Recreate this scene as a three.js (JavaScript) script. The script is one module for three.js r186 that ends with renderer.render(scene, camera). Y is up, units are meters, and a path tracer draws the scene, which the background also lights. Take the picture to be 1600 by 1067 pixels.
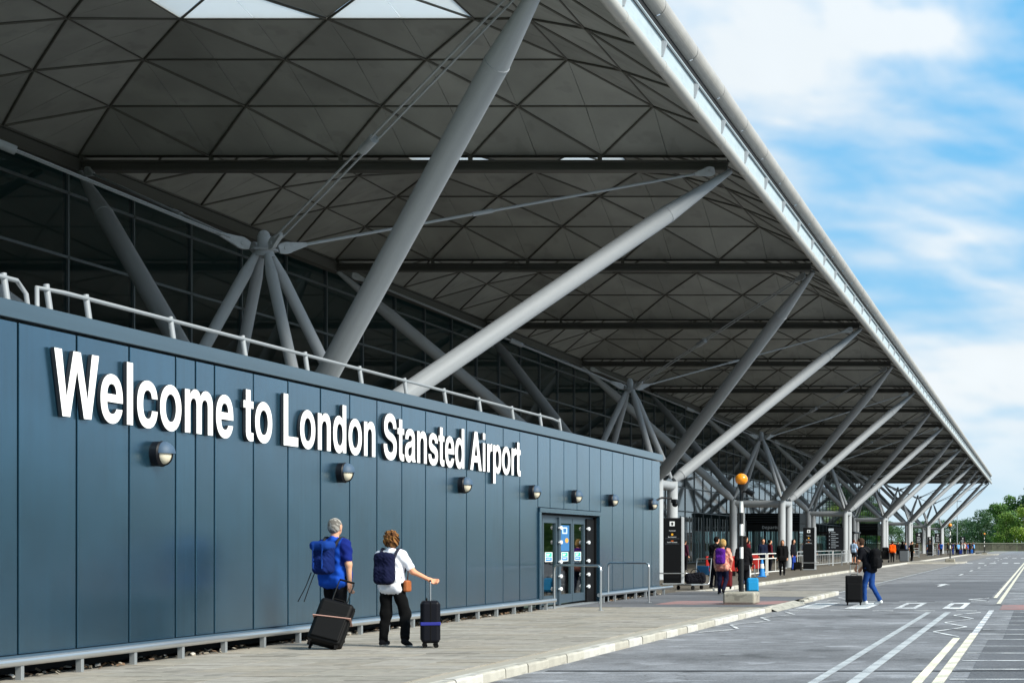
import * as THREE from 'three';
import { mergeGeometries, mergeVertices } from 'three/addons/utils/BufferGeometryUtils.js';
import { RoundedBoxGeometry } from 'three/addons/geometries/RoundedBoxGeometry.js';

// ---------------------------------------------------------------- camera, sky, sun, exposure
const scene = new THREE.Scene();
const EYE = 1.47, FOCAL = 2806, PPX = 1624.7, PPY = 850.7;      // shifted lens looking straight along the frontage
const camera = new THREE.PerspectiveCamera(2 * Math.atan(PPY / FOCAL) * 180 / Math.PI, PPX / PPY, 0.1, 4000);
camera.position.set(0, EYE, 0);
camera.lookAt(0, EYE, -100);
camera.setViewOffset(2 * PPX, 2 * PPY, 0, 0, 1600, 1067);
camera.updateProjectionMatrix();

const rng = (seed) => () => { seed |= 0; seed = seed + 0x6D2B79F5 | 0; let t = Math.imul(seed ^ seed >>> 15, 1 | seed); t = t + Math.imul(t ^ t >>> 7, 61 | t) ^ t; return ((t ^ t >>> 14) >>> 0) / 4294967296; };
const hash = (x, y, s = 0) => { let h = Math.imul(x | 0, 374761393) + Math.imul(y | 0, 668265263) + Math.imul(s | 0, 974711) | 0; h = Math.imul(h ^ h >>> 13, 1274126177); return ((h ^ h >>> 16) >>> 0) / 4294967296; };
const fade = (t) => t * t * (3 - 2 * t), clamp = (v, a, b) => Math.max(a, Math.min(b, v)), mix = (a, b, t) => a + (b - a) * t;
const smooth = (a, b, v) => fade(clamp((v - a) / (b - a), 0, 1));
function noise(x, y, s = 0, px = 0, py = 0) {
  const x0 = Math.floor(x), y0 = Math.floor(y), u = fade(x - x0), v = fade(y - y0);
  const wx = (i) => px ? ((i % px) + px) % px : i, wy = (i) => py ? ((i % py) + py) % py : i;
  return mix(mix(hash(wx(x0), wy(y0), s), hash(wx(x0 + 1), wy(y0), s), u), mix(hash(wx(x0), wy(y0 + 1), s), hash(wx(x0 + 1), wy(y0 + 1), s), u), v);
}
function fbm(x, y, oct, s = 0, p = 0) { let a = 0.5, t = 0, n = 0; for (let i = 0; i < oct; i++) { t += a * noise(x, y, s + i * 17, p, p); n += a; x *= 2; y *= 2; p *= 2; a *= 0.5; } return t / n; }

const SKYX = 3.78, SKYZ = 7.74;                                     // where the cloud field starts
const sunDir = new THREE.Vector3(0.80, 0.66, 0.30).normalize();
{
  const W = 4096, H = 2048, data = new Float32Array(W * H * 4);
  for (let j = 0; j < H; j++) {
    const el = ((j + 0.5) / H - 0.5) * Math.PI, sy = Math.sin(el), cy = Math.cos(el);
    for (let i = 0; i < W; i++) {
      const k = (j * W + i) * 4;
      let r, g, b;
      if (sy < -0.02) { r = 0.12; g = 0.13; b = 0.13; }
      else {
        const az = ((i + 0.5) / W - 0.5) * 2 * Math.PI, dx = cy * Math.cos(az), dz = cy * Math.sin(az), up = Math.max(sy, 0);
        const t = Math.pow(clamp(up / 0.30, 0, 1), 0.62);
        r = mix(0.40, 0.026, t); g = mix(0.525, 0.295, t); b = mix(0.58, 0.575, t);
        // thin, streaky cloud sheet seen in perspective
        const q = 1 / (up + 0.20), cx = dx * q, cz = dz * q;
        const w1 = fbm(cx * 1.6 + 3, cz * 1.6 + 9, 3, 5), w2 = fbm(cx * 1.6 + 31, cz * 1.6 + 2, 3, 7);
        const big = fbm(cx * 2.3 + w1 * 0.7 + SKYX, cz * 0.9 + w2 * 0.7 + SKYZ, 3, 11);
        const fine = fbm(cx * 6.0 + cz * 1.2 + w1 * 1.8, cz * 4.6 + w2 * 1.8, 8, 23);
        const veil = fbm(cx * 2.0 + w2 * 1.2 + 5, cz * 7.5 + w1 * 1.2, 7, 37);
        let c = smooth(0.36, 0.62, big * 0.44 + fine * 0.32 + veil * 0.24);
        c = clamp(c * (0.52 + 0.75 * fine), 0, 0.93);
        c = mix(0.30, c, smooth(0.0, 0.09, up));
        const sh = 0.92 + 0.12 * fine;
        r = mix(r, 0.575 * sh, c); g = mix(g, 0.605 * sh, c); b = mix(b, 0.62 * sh, c);
      }
      data[k] = r; data[k + 1] = g; data[k + 2] = b; data[k + 3] = 1;
    }
  }
  const sky = new THREE.DataTexture(data, W, H, THREE.RGBAFormat, THREE.FloatType);
  sky.mapping = THREE.EquirectangularReflectionMapping; sky.magFilter = sky.minFilter = THREE.LinearFilter; sky.colorSpace = THREE.LinearSRGBColorSpace; sky.needsUpdate = true;
  scene.background = sky; scene.environment = sky;
}
const sun = new THREE.DirectionalLight(new THREE.Color(1, 0.95, 0.84), 4.2);
sun.position.copy(sunDir).multiplyScalar(260).add(new THREE.Vector3(-12, 0, -110)); sun.target.position.set(-12, 0, -110);
sun.castShadow = true; sun.shadow.radius = 36; sun.shadow.mapSize.set(4096, 4096);
Object.assign(sun.shadow.camera, { left: -220, right: 220, top: 120, bottom: -120, near: 1, far: 620 });
scene.add(sun, sun.target);

const renderer = new THREE.WebGLRenderer({ antialias: true });
renderer.setSize(1024, 682);
renderer.toneMapping = THREE.LinearToneMapping;
renderer.toneMappingExposure = 1.6;
renderer.shadowMap.enabled = true;

// ---------------------------------------------------------------- helpers
const V = (x, y, d) => new THREE.Vector3(x, y, -d);            // d = metres ahead of the camera
const taken = new Map();
function numbered(name) { const n = taken.get(name) ?? 0; taken.set(name, n + 1); return n ? `${name}_${String(n).padStart(3, '0')}` : name; }
function shade(o) { o.castShadow = true; o.receiveShadow = true; return o; }
function thing(name, label, category, pos = [0, 0, 0], turn = 0, group) {
  const o = new THREE.Group(); o.name = numbered(name); o.position.set(pos[0], pos[1], pos[2]); o.rotation.y = turn;
  o.userData = { label, category }; if (group) o.userData.group = group; scene.add(o); return o;
}
function part(name, geo, mat, parent, pos, rot) {
  const g = Array.isArray(geo) ? merge(geo) : geo, m = shade(new THREE.Mesh(g, mat)); m.name = name;
  if (pos) m.position.set(...pos); if (rot) m.rotation.set(...rot); parent.add(m); return m;
}
function single(name, geo, mat, label, category, group) {
  const m = shade(new THREE.Mesh(Array.isArray(geo) ? merge(geo) : geo, mat)); m.name = numbered(name); m.userData = { label, category }; if (group) m.userData.group = group; scene.add(m); return m;
}
function struct(name, geo, mat, parent = scene) { const m = shade(new THREE.Mesh(Array.isArray(geo) ? merge(geo) : geo, mat)); m.name = numbered(name); if (parent === scene) m.userData = { kind: 'structure' }; parent.add(m); return m; }
function copy(o, pos, turn, label, group) { const c = o.clone(); c.name = numbered(o.name.replace(/_\d{3}$/, '')); c.userData = { ...o.userData, label: label ?? o.userData.label }; if (group) c.userData.group = group; if (pos) c.position.set(...pos); if (turn !== undefined) c.rotation.y = turn; scene.add(c); return c; }
function merge(list) {
  const gs = list.map((g) => { const q = g.index ? g.toNonIndexed() : g; for (const k of Object.keys(q.attributes)) if (!['position', 'normal', 'uv'].includes(k)) q.deleteAttribute(k); if (!q.attributes.uv) q.setAttribute('uv', new THREE.BufferAttribute(new Float32Array(q.attributes.position.count * 2), 2)); return q; });
  return gs.length === 1 ? gs[0] : mergeGeometries(gs);
}
const boxAt = (w, h, d, x, y, z) => new THREE.BoxGeometry(w, h, d).translate(x, y, z);
const rbox = (w, h, d, r, x = 0, y = 0, z = 0, seg = 2) => new RoundedBoxGeometry(w, h, d, seg, r).translate(x, y, z);
function tube(a, b, r0, r1 = r0, seg = 16, open = false) {
  const d = b.clone().sub(a), g = new THREE.CylinderGeometry(r1, r0, d.length(), seg, 1, open);
  g.applyQuaternion(new THREE.Quaternion().setFromUnitVectors(new THREE.Vector3(0, 1, 0), d.clone().normalize())); const m = a.clone().add(b).multiplyScalar(0.5); return g.translate(m.x, m.y, m.z);
}
function pipe(pts, r, seg = 8, steps = 0, tension = 0) { const c = tension ? new THREE.CatmullRomCurve3(pts, false, 'catmullrom', tension) : polyCurve(pts); return new THREE.TubeGeometry(c, steps || pts.length * 8, r, seg, false); }
function polyCurve(pts) { const c = new THREE.CurvePath(); for (let i = 1; i < pts.length; i++) c.add(new THREE.LineCurve3(pts[i - 1], pts[i])); return c; }
function bentPipe(pts, r, bend, seg = 10) {                     // straight runs with rounded corners
  const c = new THREE.CurvePath(); let p = pts[0];
  for (let i = 1; i < pts.length - 1; i++) { const a = pts[i].clone().add(pts[i - 1].clone().sub(pts[i]).setLength(bend)), b = pts[i].clone().add(pts[i + 1].clone().sub(pts[i]).setLength(bend)); c.add(new THREE.LineCurve3(p, a)); c.add(new THREE.QuadraticBezierCurve3(a, pts[i], b)); p = b; }
  c.add(new THREE.LineCurve3(p, pts[pts.length - 1])); return new THREE.TubeGeometry(c, 40, r, seg, false);
}
function sweepZ(profile, d0, d1, closed = false) {                // profile [[x,y],...] extruded along depth
  const pos = [], uv = [], n = profile.length, m = closed ? n : n - 1; let run = 0;
  for (let i = 0; i < m; i++) { const [x0, y0] = profile[i], [x1, y1] = profile[(i + 1) % n], l = Math.hypot(x1 - x0, y1 - y0);
    pos.push(x0, y0, -d0, x1, y1, -d0, x1, y1, -d1, x0, y0, -d0, x1, y1, -d1, x0, y0, -d1); uv.push(run, d0, run + l, d0, run + l, d1, run, d0, run + l, d1, run, d1); run += l; }
  const g = new THREE.BufferGeometry(); g.setAttribute('position', new THREE.Float32BufferAttribute(pos, 3)); g.setAttribute('uv', new THREE.Float32BufferAttribute(uv, 2)); g.computeVertexNormals(); return g;
}
function sheet(pts, y, dy = null) {                              // flat polygon [[x, d], ...] at height y, uv in metres
  const s = new THREE.Shape(pts.map(([x, d]) => new THREE.Vector2(x, d))), g = new THREE.ShapeGeometry(s), p = g.attributes.position, uv = g.attributes.uv;
  for (let i = 0; i < p.count; i++) { const x = p.getX(i), d = p.getY(i); uv.setXY(i, x, d); p.setXYZ(i, x, y, -d); }
  g.computeVertexNormals(); if (g.attributes.normal.getY(0) < 0) { const ix = g.index.array; for (let i = 0; i < ix.length; i += 3) { const t = ix[i]; ix[i] = ix[i + 1]; ix[i + 1] = t; } g.computeVertexNormals(); }
  return g;
}
const rect = (x0, x1, d0, d1) => [[x0, d0], [x1, d0], [x1, d1], [x0, d1]];
// textures
function tex(size, rep, fn, srgb = true) {                      // fn(u,v,x,y) -> [r,g,b] 0..1 (linear when !srgb)
  const d = new Uint8Array(size * size * 4);
  for (let y = 0; y < size; y++) for (let x = 0; x < size; x++) { const c = fn(x / size, y / size, x, y), k = (y * size + x) * 4; d[k] = clamp(c[0], 0, 1) * 255; d[k + 1] = clamp(c[1], 0, 1) * 255; d[k + 2] = clamp(c[2], 0, 1) * 255; d[k + 3] = 255; }
  const t = new THREE.DataTexture(d, size, size); t.wrapS = t.wrapT = THREE.RepeatWrapping; t.magFilter = THREE.LinearFilter; t.minFilter = THREE.LinearMipmapLinearFilter; t.generateMipmaps = true; t.repeat.set(1 / rep, 1 / rep);
  if (srgb) t.colorSpace = THREE.SRGBColorSpace; t.needsUpdate = true; return t;
}
const grey = (v) => [v, v, v];
const std = (color, roughness = 0.6, metalness = 0, extra = {}) => new THREE.MeshStandardMaterial({ color, roughness, metalness, ...extra });
const phys = (color, roughness, extra) => new THREE.MeshPhysicalMaterial({ color, roughness, ...extra });
const lin = (r, g, b) => new THREE.Color().setRGB(r, g, b);
function label2d(w, h, draw) { const c = document.createElement('canvas'); c.width = w; c.height = h; draw(c.getContext('2d'), w, h); const t = new THREE.CanvasTexture(c); t.colorSpace = THREE.SRGBColorSpace; return t; }

// ---------------------------------------------------------------- materials
const asphaltTex = tex(1024, 14, (u, v, x, y) => { const n = fbm(u * 5, v * 5, 4, 3, 5), m = fbm(u * 60, v * 60, 3, 9, 60), g = hash(x, y, 5); const crack = Math.abs(fbm(u * 9, v * 9, 4, 41, 9) - 0.5) < 0.0035 ? -0.08 : 0; const oil = smooth(0.66, 0.74, fbm(u * 13, v * 13, 4, 45, 13)) * 0.07, fl = smooth(0.70, 0.76, fbm(u * 22, v * 22, 3, 49, 22)) * 0.08; const a = 0.445 + (n - 0.5) * 0.24 + (m - 0.5) * 0.12 + (g - 0.5) * 0.13 + crack - oil + fl; return [a * 0.985, a, a * 1.035]; });
const asphaltBump = tex(512, 1.3, (u, v, x, y) => grey(0.5 + (hash(x, y, 8) - 0.5) * 0.5 + (fbm(u * 40, v * 40, 2, 2, 40) - 0.5) * 0.6), false);
const darkAsphaltTex = tex(512, 9, (u, v, x, y) => { const n = fbm(u * 6, v * 6, 4, 13, 6), g = hash(x, y, 25), a = 0.365 + (n - 0.5) * 0.13 + (g - 0.5) * 0.12; return [a * 0.98, a, a * 1.05]; });
const layTex = tex(512, 11, (u, v, x, y) => { const n = fbm(u * 6, v * 6, 5, 33, 6), g = hash(x, y, 35), st = smooth(0.62, 0.72, fbm(u * 11, v * 11, 3, 37, 11)), a = 0.50 + (n - 0.5) * 0.20 + (g - 0.5) * 0.10 - st * 0.10; return [a, a * 0.985, a * 0.965]; });
const pavTex = tex(1024, 5, (u, v, x, y) => { const n = fbm(u * 4, v * 4, 5, 51, 4), m = fbm(u * 40, v * 40, 3, 53, 40), g = hash(x, y, 55), st = smooth(0.64, 0.70, fbm(u * 14, v * 14, 3, 57, 14)), a = 0.55 + (n - 0.5) * 0.12 + (m - 0.5) * 0.12 + (g - 0.5) * 0.09 - st * 0.07; return [a * 1.03, a, a * 0.945]; });
const concTex = tex(512, 1.7, (u, v, x, y) => { const n = fbm(u * 5, v * 5, 5, 61, 5), g = hash(x, y, 65), st = smooth(0.58, 0.70, fbm(u * 7, v * 4, 4, 67, 0)), a = 0.70 + (n - 0.5) * 0.22 + (g - 0.5) * 0.09 - st * 0.10; return [a * 1.01, a, a * 0.965]; });
const grassTex = tex(256, 12, (u, v, x, y) => { const n = fbm(u * 9, v * 9, 4, 71, 9), g = hash(x, y, 75); return [0.25 + n * 0.12 + g * 0.05, 0.36 + n * 0.14 + g * 0.06, 0.13 + n * 0.06]; });
const panelBump = tex(512, 2.6, (u, v) => grey(0.5 + (fbm(u * 3, v * 3, 3, 81, 3) - 0.5) * 0.9), false);
const panelTex = tex(512, 3.1, (u, v, x, y) => { const n = fbm(u * 4, v * 4, 5, 91, 4), s = fbm(u * 60, v * 3, 3, 93, 0), g = hash(x, y, 95), a = 0.91 + (n - 0.5) * 0.18 + (s - 0.5) * 0.09 + (g - 0.5) * 0.03; return grey(a); });
const roofTex = tex(512, 4.2, (u, v, x, y) => { const n = fbm(u * 4, v * 4, 5, 101, 4), d = smooth(0.6, 0.75, fbm(u * 9, v * 9, 4, 103, 9)), a = 0.90 + (n - 0.5) * 0.20 - d * 0.045; return [a, a, a * 0.99]; });
const steelTex = tex(512, 2.3, (u, v, x, y) => { const n = fbm(u * 3, v * 3, 5, 111, 3), s = fbm(u * 24, v * 4, 4, 113, 0), g = hash(x, y, 115), a = 0.93 + (n - 0.5) * 0.12 + (s - 0.5) * 0.12 + (g - 0.5) * 0.03; return [a, a, a * 0.99]; });
const wearTex = (base, worn, thr) => tex(512, 2.4, (u, v, x, y) => { const n = fbm(u * 7, v * 7, 5, 121, 7) * 0.65 + hash(x, y, 125) * 0.35, t = smooth(thr - 0.05, thr + 0.05, n), g = (hash(x, y, 127) - 0.5) * 0.06; return [mix(base[0], worn[0], t) + g, mix(base[1], worn[1], t) + g, mix(base[2], worn[2], t) + g]; });

const M = {
  ground: std(0xffffff, 1, 0, { map: grassTex }),
  road: std(0xffffff, 0.92, 0, { map: asphaltTex, bumpMap: asphaltBump, bumpScale: 0.006 }),
  darkRoad: std(0xffffff, 0.93, 0, { map: darkAsphaltTex, bumpMap: asphaltBump, bumpScale: 0.006 }),
  lay: std(0xffffff, 0.93, 0, { map: layTex, bumpMap: asphaltBump, bumpScale: 0.004 }),
  pave: [0xffffff, 0xf8f7f5, 0xf2f2ef, 0xfcf9f3].map((c) => std(c, 0.9, 0, { map: pavTex })),
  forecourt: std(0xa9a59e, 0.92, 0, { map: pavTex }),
  joint: std(0x9a958a, 1),
  kerb: [0xffffff, 0xf6f5f0, 0xefeee8, 0xe6e4dd].map((c) => std(c, 0.85, 0, { map: concTex })),
  red: std(0xffffff, 0.95, 0, { map: wearTex([0.60, 0.44, 0.43], [0.47, 0.43, 0.43], 0.52) }),
  white: std(0xffffff, 0.75, 0, { map: wearTex([0.90, 0.91, 0.91], [0.53, 0.54, 0.56], 0.54) }),
  greyPaint: std(0xffffff, 0.8, 0, { map: wearTex([0.70, 0.72, 0.73], [0.50, 0.52, 0.54], 0.56) }),
  yellow: std(0xffffff, 0.75, 0, { map: wearTex([0.90, 0.88, 0.79], [0.66, 0.65, 0.60], 0.60) }),
  tar: std(0x26282b, 0.8),
  concrete: std(0xdcd9cf, 0.9, 0, { map: concTex }),
  wall: [0, 1, 2].map((i) => phys(lin(0.038 + 0.002 * i, 0.135 + 0.005 * i, 0.222 + 0.006 * i), 0.25 + 0.015 * i, { map: panelTex, bumpMap: panelBump, bumpScale: 0.0035, metalness: 0.8, clearcoat: 1, clearcoatRoughness: 0.24 })),
  wallTrim: phys(lin(0.085, 0.145, 0.19), 0.32, { map: panelTex, metalness: 0.6, clearcoat: 0.6, clearcoatRoughness: 0.2 }),
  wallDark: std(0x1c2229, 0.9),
  flash: phys(lin(0.05, 0.09, 0.13), 0.45, { metalness: 0.3 }),
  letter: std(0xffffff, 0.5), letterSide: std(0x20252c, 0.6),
  steel: std(0xacb2ba, 0.62, 0.0, { map: steelTex }),
  steelBright: std(0xbac0c8, 0.58, 0.0, { map: steelTex }),
  stainless: std(0xc8cbcd, 0.28, 0.85),
  galv: std(0x9aa0a4, 0.45, 0.5),
  rail: std(0x8f959a, 0.5, 0.1),
  panel: [0, 1, 2].map((i) => std([0xaeb0ad, 0xa7a9a6, 0x9fa19e][i], 0.8, 0, { map: roofTex })),
  rib: std(0x5c5b55, 0.6, 0.2),
  beam: std(0x5a5a57, 0.6, 0.15, { map: steelTex }),
  deck: std(0xb9bcbd, 0.7),
  sky: phys(0xf4f8fa, 0.9, { transmission: 0.65, thickness: 0 }),
  fascia: std(0xbccbd4, 0.45, 0.0, { map: steelTex }),
  clad: std(0xb6b3b0, 0.5, 0.1, { map: steelTex }),
  eave: std(0xc2c1be, 0.45, 0.1, { map: steelTex }),
  gap: std(0x0d0f13, 0.9),  // shadow of the eave gap put into the colour
  glass: phys(lin(0.36, 0.56, 0.57), 0.03, { transmission: 1, thickness: 0, ior: 1.52 }),
  doorGlass: phys(lin(0.62, 0.82, 0.74), 0.03, { transmission: 1, thickness: 0, ior: 1.52 }),
  mullion: std(0x5d666c, 0.45, 0.4), mullionLight: std(0xaab4b8, 0.45, 0.3),
  inFloor: std(0x7d7f7c, 0.5), inWall: std(0x6f7c7e, 0.9), inCeil: std(0x84898a, 0.9),
  black: phys(0x050608, 0.45, { specularIntensity: 0.5 }), blackMatte: phys(0x07080b, 0.8, { specularIntensity: 0.4 }), rubber: phys(0x060607, 0.8, { specularIntensity: 0.4 }),
  lampBody: phys(0x080a12, 0.5, { specularIntensity: 0.6 }), lampHood: phys(0x3c536a, 0.62, { metalness: 0.0 }), lens: phys(0xd8d0bb, 0.5, {}),
  amber: phys(0xf59a0c, 0.25, { clearcoat: 0.6, transmission: 0.15, thickness: 0 }),
  poleWhite: std(0xe8e9e6, 0.5), poleBlack: std(0x0e0f11, 0.5),
  doorFrame: phys(lin(0.06, 0.095, 0.125), 0.42, { metalness: 0.35 }),
  hinge: std(0xdfe3e6, 0.4, 0.1),
  barrier: std(0xbfc3c5, 0.4, 0.3),
  redPlastic: std(0xb01e18, 0.5), blueCone: std(0x1f7fd0, 0.5),
};
M.vc = phys(0xffffff, 0.9, { vertexColors: true, specularIntensity: 0.3 });

// ---------------------------------------------------------------- ground
struct('ground', sheet(rect(-900, 900, -120, 2400), -0.16), M.ground);
const road = struct('road', sheet(rect(-6.7, 16, -60, 425), -0.12), M.road);
struct('bus_layby', sheet(rect(-10.8, -6.7, 56.6, 425), -0.118), M.lay);
struct('tar_joint', sheet(rect(-6.2, 15, 22.45, 22.62), -0.116), M.tar, road);
struct('asphalt_patch', sheet([[-0.86, 18], [6, 18], [6, 43], [-0.62, 43], [-0.62, 30.2], [-0.86, 30]], -0.116), M.darkRoad, road);
struct('asphalt_patch', sheet([[-5.9, 49.8], [-1.45, 49.8], [-1.45, 78], [-6.2, 72]], -0.116), M.darkRoad, road);
{
  const markings = [];
  const line = (name, pts, m, y = -0.112) => struct(name, sheet(pts, y), m, road);
  line('yellow_line', rect(-1.47, -1.35, 8, 30.4), M.yellow); line('yellow_line', rect(-1.24, -1.10, 8, 32), M.yellow);
  line('white_line', rect(-1.22, -1.10, 32, 43.2), M.white);
  line('yellow_line', rect(-1.38, -1.27, 53.3, 240), M.yellow); line('yellow_line', rect(-1.16, -1.05, 48, 240), M.yellow);
  line('lane_line', rect(-2.66, -2.54, 8, 42), M.greyPaint); line('lane_line', rect(-2.22, -2.08, 8, 42), M.greyPaint);
  const zig = (pts, w) => { for (let i = 1; i < pts.length; i++) { const [x0, d0] = pts[i - 1], [x1, d1] = pts[i]; line('zigzag_line', [[x0, d0 - w], [x1, d1 - w], [x1, d1 + w], [x0, d0 + w]], M.white, -0.112 + (i % 2) * 0.002); } };
  zig([[-1.38, 41.9], [-1.93, 40.2], [-1.41, 38.3], [-1.93, 36.4], [-1.4, 34.5], [-1.94, 32.6], [-1.4, 30.9]], 0.13);
  zig([[-1.5, 50.5], [-2.05, 51.6], [-1.5, 53.2]], 0.16);
  zig([[-6.0, 42.2], [-5.55, 40.6], [-6.05, 38.9], [-5.6, 37.2], [-6.1, 35.4], [-5.65, 33.6], [-6.15, 32.4]], 0.15);
  zig([[-6.0, 50.6], [-5.5, 51.8], [-6.0, 53.4], [-5.5, 54.8]], 0.16);
  for (const [x0, x1] of [[-6.06, -5.42], [-4.83, -4.25], [-3.61, -3.06], [-2.41, -1.88]]) {       // zebra stripes, worn through in the middle
    if (x0 < -4) line('zebra_centre', rect(x0 + 0.13, x1 - 0.13, 45.1, 47.9), M.greyPaint);
    line('zebra_stripe', rect(x0, x0 + 0.13, 44.2, 48.7), M.white); line('zebra_stripe', rect(x1 - 0.13, x1, 44.2, 48.7), M.white);
    line('zebra_stripe', rect(x0 + 0.13, x1 - 0.13, 44.2, 45.1), M.white); line('zebra_stripe', rect(x0 + 0.13, x1 - 0.13, 47.9, 48.7), M.white);
  }
  for (let x = -6; x < -1.7; x += 1.0) { line('give_way_dash', rect(x, x + 0.5, 42.75, 42.98), M.white); line('give_way_dash', rect(x + 0.1, x + 0.6, 49.5, 49.75), M.white); }
  for (const d of [42, 39.4, 37.2, 35.4, 33.4, 31.7, 30, 28, 26.2, 24.5, 22.8, 21.1, 19.5]) line('bay_line', rect(-1.06, 3.2, d - 0.05, d + 0.05), M.white);
  for (let d = 52; d < 92; d += 3.1) line('bay_line', rect(-1.0, 3.2, d - 0.09, d + 0.09), M.white);
  line('red_surfacing', rect(-0.98, 5, 43.6, 47.2), M.red);
  line('direction_arrow', [[-3.9, 68], [-3.75, 68], [-3.7, 70.5], [-3.5, 70.3], [-3.82, 72.4], [-4.15, 70.6], [-3.92, 70.6]], M.white);
  for (let d = 92; d < 260; d += 14) line('lane_dash', rect(-4.2, -4.06, d, d + 4), M.white);
  line('edge_line', rect(-6.66, -6.56, 58, 130), M.greyPaint);
  for (const y of [150, 205]) for (let x = -6.2; x < -1.5; x += 1.0) line('zebra_stripe', rect(x, x + 0.5, y, y + 4.5), M.white);
}
// near pavement: bed, slabs, kerb stones
{
  const bed = struct('pavement', sheet(rect(-11.7, -6.5, 4, 42.4), -0.012), M.joint);
  const g = new THREE.BoxGeometry(0.735, 0.05, 0.585).translate(0, -0.025, 0), R = rng(11), vg = [];
  for (let v = 0; v < 6; v++) { const q = g.clone(), uv = q.attributes.uv; for (let i = 0; i < uv.count; i++) uv.setXY(i, uv.getX(i) * 0.735 + v * 0.83, uv.getY(i) * 0.585 + v * 0.61); vg.push(q); }
  for (let r = 0; r < 46; r++) for (let c = 0; c < 7; c++) {
    const x = -11.25 + 0.37 + c * 0.745 - (r % 2) * 0.0, d = 14.9 + r * 0.596; if (x > -6.6 || d > 42.2) continue;
    part('paving_slab', vg[Math.floor(R() * 6)], M.pave[Math.floor(R() * 4)], bed, [x, (R() - 0.5) * 0.006 + 0.003, -d], [(R() - 0.5) * 0.004, 0, (R() - 0.5) * 0.004]);
  }
  const cross = struct('crossing_landing', sheet([[-11.3, 42.4], [-6.5, 42.4], [-6.5, 56.6], [-11.3, 57.5]], -0.006), M.darkRoad);
  struct('tactile_paving', sheet(rect(-9.5, -6.5, 44.1, 46.9), -0.002), M.red, cross);
  struct('light_paving', sheet([[-8.6, 51.2], [-6.5, 50.4], [-6.5, 56.5], [-8.8, 56.5]], -0.001), M.pave[1], cross);
  struct('dropped_kerb', sweepZ([[-6.52, -0.005], [-6.36, -0.05], [-6.2, -0.117]], 42.4, 47.5), M.kerb[2]);
  const kg = (len) => { const s = new THREE.Shape(); s.moveTo(0, -0.2); s.lineTo(0.16, -0.2); s.lineTo(0.155, -0.03); s.quadraticCurveTo(0.15, 0.004, 0.115, 0.004); s.lineTo(0, 0.004); return new THREE.ExtrudeGeometry(s, { depth: len, bevelEnabled: false }).translate(0, 0, -len); };
  const k1 = struct('kerb', sweepZ([[-6.5, -0.02], [-6.36, -0.06], [-6.345, -0.13]], 4, 42.4), M.joint);
  const kgeo = kg(0.905); let i = 0;
  for (let d = 14; d < 42.2; d += 0.915) part('kerb_stone', kgeo, M.kerb[Math.floor(R() * 4)], k1, [-6.5 + (R() - 0.5) * 0.02, (R() - 0.5) * 0.012, -d], [0, (R() - 0.5) * 0.012, 0]);
  const k2 = struct('kerb', sweepZ([[-6.5, -0.02], [-6.36, -0.06], [-6.345, -0.13]], 48.4, 56), M.joint);
  for (let d = 47.5, n = 0; d < 56; d += 0.915, n++) part('kerb_stone', kgeo, M.kerb[Math.floor(R() * 4)], k2, [-6.5 + (R() - 0.5) * 0.02, (n === 0 ? -0.07 : n === 1 ? -0.03 : 0), -d]);
  const k4 = struct('kerb', boxAt(4.3, 0.10, 0.14, -8.65, -0.07, -56.6), M.joint);
  for (let x = -10.6; x < -6.5; x += 0.915) part('kerb_stone', kgeo, M.kerb[Math.floor(R() * 4)], k4, [x, 0, -56.6], [0, Math.PI / 2, 0]);
  const k3 = struct('kerb', sweepZ([[-10.95, -0.02], [-10.83, -0.06], [-10.8, -0.13]], 57, 300), M.joint);
  const far = [];
  for (let d = 57; d < 300; d += 0.915) { const m = M.kerb[Math.floor(R() * 4)]; if (d < 120) part('kerb_stone', kgeo, m, k3, [-10.95 + (R() - 0.5) * 0.02, (R() - 0.5) * 0.012, -d]); else far.push(kgeo.clone().translate(-10.95, 0, -d)); }
  const fk = part('far_kerb_stones', far, M.kerb[0], k3); fk.userData.kind = 'stuff';
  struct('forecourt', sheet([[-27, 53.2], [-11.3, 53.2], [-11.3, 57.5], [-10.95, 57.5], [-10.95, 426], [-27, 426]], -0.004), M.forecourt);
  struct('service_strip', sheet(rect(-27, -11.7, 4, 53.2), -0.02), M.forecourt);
  for (const [d0, d1] of [[146, 160], [268, 282]]) struct('island_pavement', sheet([[-10.9, d0], [-7, d0 + 1.5], [-6.4, d0 + 4], [-6.4, d1 - 4], [-7, d1 - 1.5], [-10.9, d1]], -0.003), M.pave[2]), struct('kerb', [[-10.9, d0, -7, d0 + 1.5], [-7, d0 + 1.5, -6.4, d0 + 4], [-6.4, d0 + 4, -6.4, d1 - 4]].map(([a, b, c, e]) => { const q = new THREE.BoxGeometry(Math.hypot(c - a, e - b) + 0.1, 0.14, 0.16); q.rotateY(Math.atan2(e - b, c - a)); return q.translate((a + c) / 2, -0.065, -(b + e) / 2); }), M.kerb[1]);
}

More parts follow.
